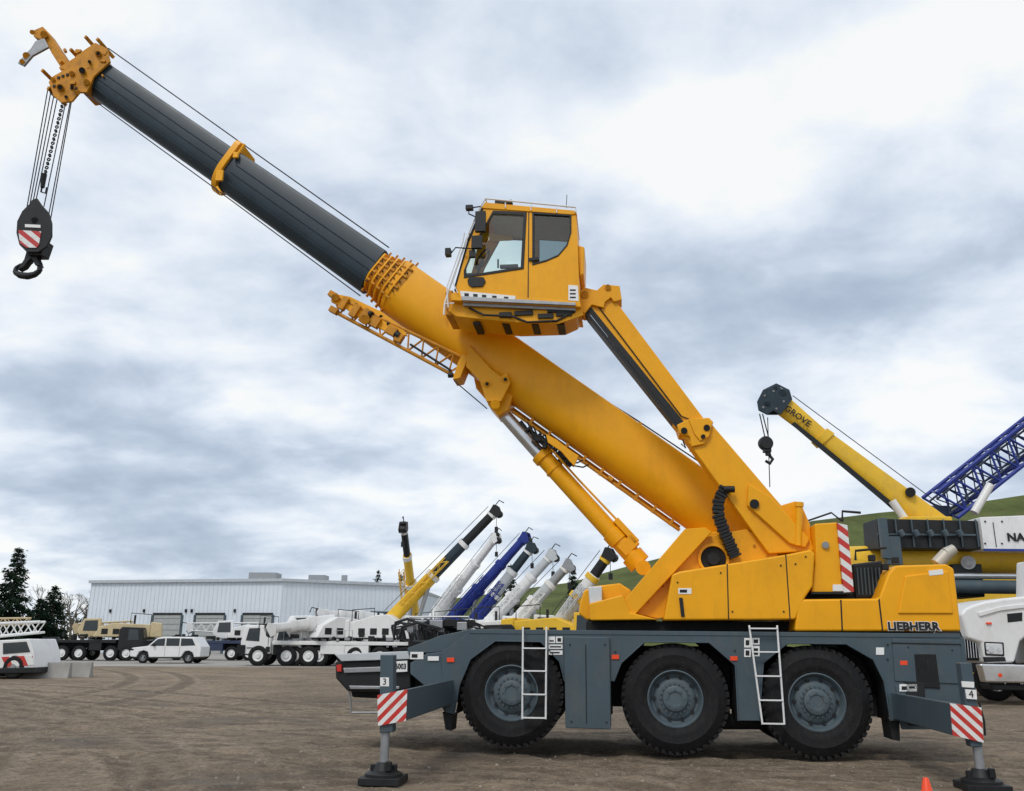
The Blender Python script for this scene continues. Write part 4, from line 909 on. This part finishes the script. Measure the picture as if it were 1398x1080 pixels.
B().cyl(G(1200,800,D-1.0),G(1420,802,D-1.0),.22,n=20).out('hydraulic_tube',GRY,e)
B().cyl(G(1200,786,D-1.0),G(1420,787,D-1.0),.10,n=14).out('hydraulic_rod',STL,e)
WP('deck_lettering_strip',NAVY,[(1200,780),(1240,780),(1240,812),(1200,812)],D-.9,.2)
bt=B();br_=B()
for px in(1215,1262,1400): wheel_simple(bt,br_,(G(px,880,D).x,D-1.2,.52),.52,.4); wheel_simple(bt,br_,(G(px,880,D).x,D+1.2,.52),.52,.4,-1)
bt.out('tyres',RUB,e); br_.out('rims',GALV,e)
b=B(); b.prism([Vector((G(1190,880,D).x,D-.9,.7)),Vector((G(1430,880,D).x,D-.9,.7)),Vector((G(1430,880,D).x,D-.9,1.5+.9)),Vector((G(1190,880,D).x,D-.9,2.4))],(0,1.8,0)); b.out('frame_rail',DRK,e,.02)
b=B(); b.cyl(G(1322,768,D-.8),G(1322,768,D-.7),.22,n=20); b.cyl(G(1322,768,D-.86),G(1322,768,D-.7),.1,n=16); b.out('pivot_pin',GALV,e)
e=empty('raised_boom_crane',(0,0,0))
def seg(t0,b0,t1,b1,D,w):
    rr=[]
    for t,bb in((t0,b0),(t1,b1)):
        T=G(*t,D);Bo=G(*bb,D); c=(T+Bo)/2; u=(T-Bo)/2; rr.append([c+u*y+Vector((0,w/2*x,0)) for x,y in BP])
    return rr
D=36
B().loft(seg((1290,708),(1240,712),(1128,590),(1112,606),D,.6)).out('boom_base',YELB,e)
B().loft(seg((1140,602),(1124,612),(1076,545),(1062,566),D,.5)).out('boom_tip',YELB,e)
B().loft(seg((1136,594),(1116,612),(1126,587),(1108,604),D,.75)).out('boom_collar',YELB,e,.01)
B().prism([G(x,y,D-.31) for x,y in((1085,576),(1110,596),(1215,683),(1232,702),(1228,704),(1205,684),(1100,596),(1080,579))],(0,.02,0)).out('boom_stripe',BLK,e)
text('boom_lettering','GROVE',.38,BLK,e,G(1089,568,D-.34),(R_(90),R_(38),0),.01,1,.006)
b=B(); b.prism([G(x,y,D-.4) for x,y in((1034,548),(1042,532),(1050,530),(1060,523),(1066,530),(1078,534),(1082,545),(1066,566),(1056,560),(1048,566),(1036,560))],(0,.1,0)); b.prism([G(x,y,D+.28) for x,y in((1034,548),(1042,532),(1060,523),(1078,532),(1082,545),(1066,566),(1048,566),(1036,560))],(0,.1,0)); b.cyl(G(1068,536,D-.45),G(1068,536,D+.45),.15); b.cyl(G(1048,550,D-.5),G(1048,550,D+.5),.1)
b.cyl(G(1058,530,D-.42),G(1058,530,D+.42),.1); b.out('boom_head',BOOMG,e,.02)
b=B()
for v in(-.2,-.05,.1): b.lathe(G(1050,548,D+v),(0,1,0),[(.05,0),(.3,0),(.34,.0),(.29,.04),(.34,.08),(.3,.08),(.05,.08)],20); b.lathe(G(1064,536,D+v),(0,1,0),[(.05,0),(.2,0),(.24,.0),(.2,.04),(.24,.08),(.2,.08),(.05,.08)],20)
for x,y in((1044,540),(1056,534),(1070,548),(1060,558),(1042,556)): b.cyl(G(x,y,D-.44),G(x,y,D-.39),.05,n=10)
b.out('head_sheaves',GALV,e)
b=B(); b.tube([G(1037,565,D),G(1045,600,D)],.025,6); b.tube([G(1041,565,D),G(1050,600,D)],.025,6); b.tube([G(1048,570,D),G(1051,665,D)],.02,6)
b.tube([G(1082,540,D),G(1285,690,D)],.018,6); b.out('ropes',ROPE,e)
b=B(); b.lathe(G(1047,604,D-.2),(0,1,0),[(0,0),(.26,0),(.3,.1),(.3,.3),(.26,.4),(0,.4)],20); b.box(G(1047,613,D),(.3,.3,.3)); b.cyl(G(1048,615,D),G(1049,622,D),.12); b.tube([G(1049,620,D),G(1055,627,D),G(1051,633,D),G(1045,629,D)],.07); b.out('hook_block',BLK,e,.02)
b=B(); b.cyl(G(1218,684,D-.5),G(1240,715,D-.5),.16); b.out('luffing_cylinder',WHT,e)
b=B(); b.cyl(G(1243,672,D-.5),G(1243,672,D-.3),.2,n=16); b.out('boom_camera',BLK,e)
b=B(); b.prism([G(x,y,D-1) for x,y in((1235,705),(1300,705),(1310,760),(1225,760))],(0,2.2,0)); g0=G(1200,880,D); g1=G(1400,880,D)
b.prism([(g0.x,D-1.2,2.0),(g1.x,D-1.2,2.0),(g1.x,D-1.2,G(1300,760,D).z+.02),(g0.x,D-1.2,G(1300,760,D).z-.5)],(0,2.4,0)); b.out('turret',YELB,e,.05)
bt=B();br_=B()
for px in(1215,1290,1380): wheel_simple(bt,br_,(G(px,880,D).x,D-1.3,.8),.8,.5); wheel_simple(bt,br_,(G(px,880,D).x,D+1.3,.8),.8,.5,-1)
bt.out('tyres',RUB,e); br_.out('rims',YELB,e)
b=B(); b.prism([(g0.x,D-.9,.9),(g1.x,D-.9,.9),(g1.x,D-.9,1.98),(g0.x,D-.9,1.98)],(0,1.8,0)); b.out('chassis',DRK,e,.03)
e=empty('lattice_boom_crane',(0,0,0)); D=44
b=B(); p=G(1283,693,D); q=G(1470,545,D); lattice(b,p,q,1.5,16,.11); b.out('lattice_boom',BLU,e)
b=B(); lattice(b,p+Vector((.0,.1,0)),q+Vector((0,.1,0)),.9,16,.06); b.out('inner_lattice',NAVY,e)
b=B(); b.prism([G(x,y,D) for x,y in((1270,690),(1296,690),(1300,716),(1266,716))],(0,1.5,0)); zt=G(1290,712,D).z; xx=G(1290,712,D).x; b.prism([(xx-1.5,D,1.2),(xx+5,D,1.2),(xx+5,D,zt-1),(xx-1.5,D,zt+.05)],(0,2.5,0)); b.out('turret',NAVY,e,.05)
b=B(); b.cyl(G(1330,700,D-.9),G(1352,662,D-.9),.2); b.out('support_strut',WHT,e)
bt=B();br_=B()
for k in range(3): wheel_simple(bt,br_,(xx-1+2.4*k,D-.1,.6),.6,.4); wheel_simple(bt,br_,(xx-1+2.4*k,D+2.6,.6),.6,.4,-1)
bt.out('tyres',RUB,e); br_.out('rims',WHT,e)
# white conventional truck at right edge
e=empty('parked_truck_tractor',(0,0,0)); D=25
WP('hood',WHT,[(1312,838),(1318,831),(1328,826),(1345,821),(1370,817),(1400,814),(1470,812),(1470,870),(1432,862),(1408,864),(1394,876),(1386,905),(1346,906),(1340,878),(1322,872)],D,2.0,.08)
WP('hood_crease',WHT,[(1336,836),(1366,828),(1400,824),(1466,822),(1466,828),(1400,830),(1366,834),(1338,842)],D-.05,.1,.02)
WP('hood_vent',BLK,[(1375,838),(1396,836),(1396,848),(1376,850)],D-.01,.1,.01)
WP('grille_side',BLK,[(1310,840),(1322,834),(1334,862),(1340,902),(1314,902)],D+.3,1.6,.04)
b=B()
for i in range(6): b.cyl(G(1314+i*3.6,842,D+.27),G(1319+i*3.6,898,D+.27),.015,n=6)
b.out('grille_bars',CHR,e)
WP('fender_gap',BLK,[(1344,897),(1372,897),(1374,903),(1346,904)],D-.03,.1,.01)
WP('headlamp_housing',BLK,[(1344,876),(1371,877),(1372,896),(1346,895)],D-.03,.1,.03)
WP('headlamp_lens',LEN,[(1346,878),(1369,879),(1370,894),(1348,893)],D-.06,.1,.03)
b=B(); b.lathe(G(1353,887,D-.08),(0,1,0),[(0,0),(.08,0),(.11,.04),(.11,.08)],20); b.lathe(G(1364,887,D-.08),(0,1,0),[(0,0),(.05,0),(.07,.04),(.07,.08)],20); b.out('headlamp',CHR,e)
WP('bumper',CHR,[(1338,906),(1440,908),(1440,934),(1345,932)],D-.25,.3,.05)
WP('bumper_dark',BLK,[(1352,934),(1440,936),(1440,944),(1356,942)],D-.1,.6,.03)
b=B(); b.lathe(G(1366,922,D-.27),(0,1,0),[(0,0),(.05,0),(.06,.03)],14); b.box(G(1350,851,D-.02),(.14,.05,.05)); b.out('marker_lamps',ORG,e)
bt=B();br_=B(); 
for px in(1425,): wheel_simple(bt,br_,(G(px,900,D).x,D-.04,.52),.52,.35)
for px in(1340,1384): wheel_simple(bt,br_,(G(px,900,D+2).x,D+1.3,.52),.52,.35)
wheel_simple(bt,br_,(G(1530,900,D).x,D,.52),.52,.35)
bt.out('tyres',RUB,e); br_.out('rims',CHR,e)
WP('cab_body',WHT,[(1440,760),(1560,758),(1560,910),(1440,908)],D+.1,2.0,.06)
WP('cab_window',DGL,[(1452,772),(1500,772),(1500,805),(1450,808)],D+.07,.05,0)
WP('fuel_tank',CHR,[(1500,890),(1560,890),(1560,925),(1500,925)],D-.05,.5,.05)
# traffic cone
g=ground(1268,1101); 
e=empty('traffic_cone',(g.x,g.y,-.02)); b=B(); b.lathe((0,0,0),(0,0,1),[(.085,.02),(.08,.03),(.028,.27),(.02,.28),(0,.28)],20); b.out('cone_body',ORG,e); B().box((0,0,.012),(.2,.2,.024)).out('cone_base',ORG,e,.005)
# ---------------------------------------------------------------- world & sun
SE=R_(50); SR=R_(205)
w=bpy.data.worlds.new('World'); sc.world=w; w.use_nodes=True; nt=w.node_tree; N=nt.nodes; L=nt.links; N.clear()
out=N.new('ShaderNodeOutputWorld'); sky=N.new('ShaderNodeTexSky'); sky.sky_type='NISHITA'; sky.sun_disc=False; sky.sun_elevation=SE; sky.sun_rotation=SR
bg=N.new('ShaderNodeBackground'); bg.inputs[1].default_value=.12; L.new(sky.outputs[0],bg.inputs[0])
tc=N.new('ShaderNodeTexCoord'); sp=N.new('ShaderNodeSeparateXYZ'); L.new(tc.outputs['Generated'],sp.inputs[0])
def M_(op,a,b_=None,c=None):
    n=N.new('ShaderNodeMath'); n.operation=op
    for i,v in enumerate((a,b_,c)):
        if v is None: continue
        if isinstance(v,(int,float)): n.inputs[i].default_value=v
        else: L.new(v,n.inputs[i])
    return n.outputs[0]
zc=M_('ADD',M_('MAXIMUM',sp.outputs[2],0),.26)
cx=M_('DIVIDE',sp.outputs[0],zc); cy=M_('DIVIDE',sp.outputs[1],zc)
cb=N.new('ShaderNodeCombineXYZ'); L.new(cx,cb.inputs[0]); L.new(cy,cb.inputs[1])
def NZ(s,det,r,dist,off):
    mp=N.new('ShaderNodeMapping'); mp.inputs['Location'].default_value=off; mp.inputs['Scale'].default_value=(.9,1,1); L.new(cb.outputs[0],mp.inputs[0])
    n=N.new('ShaderNodeTexNoise'); n.inputs['Scale'].default_value=s; n.inputs['Detail'].default_value=det; n.inputs['Roughness'].default_value=r; n.inputs['Distortion'].default_value=dist; L.new(mp.outputs[0],n.inputs['Vector']); return n.outputs['Fac']
n1=NZ(1.5,10,.48,.1,(3.1,7.4,0)); n2=NZ(4.0,10,.55,.2,(9,2,0))
nn=M_('ADD',M_('MULTIPLY',n1,.62),M_('MULTIPLY',n2,.38))
cr=N.new('ShaderNodeValToRGB'); L.new(nn,cr.inputs[0]); el=cr.color_ramp.elements
cr.color_ramp.interpolation='B_SPLINE'
el[0].position=.35; el[0].color=(.40,.48,.60,1); el[1].position=.63; el[1].color=(1.12,1.12,1.12,1)
x=el.new(.43); x.color=(.54,.63,.76,1); x=el.new(.49); x.color=(.73,.81,.92,1); x=el.new(.56); x.color=(.93,.97,1.02,1)
bg2=N.new('ShaderNodeBackground'); L.new(cr.outputs[0],bg2.inputs[0]); bg2.inputs[1].default_value=1.0
ms=N.new('ShaderNodeMixShader'); ms.inputs[0].default_value=.93; L.new(bg.outputs[0],ms.inputs[1]); L.new(bg2.outputs[0],ms.inputs[2]); L.new(ms.outputs[0],out.inputs[0])
sl=bpy.data.lights.new('sun','SUN'); sl.energy=1.4; sl.angle=R_(15); sl.color=(1,.96,.9); so=bpy.data.objects.new('sun',sl); sc.collection.objects.link(so)
az=SR; dirv=Vector((math.sin(az)*math.cos(SE),math.cos(az)*math.cos(SE),math.sin(SE)))
so.rotation_euler=dirv.to_track_quat('Z','Y').to_euler()
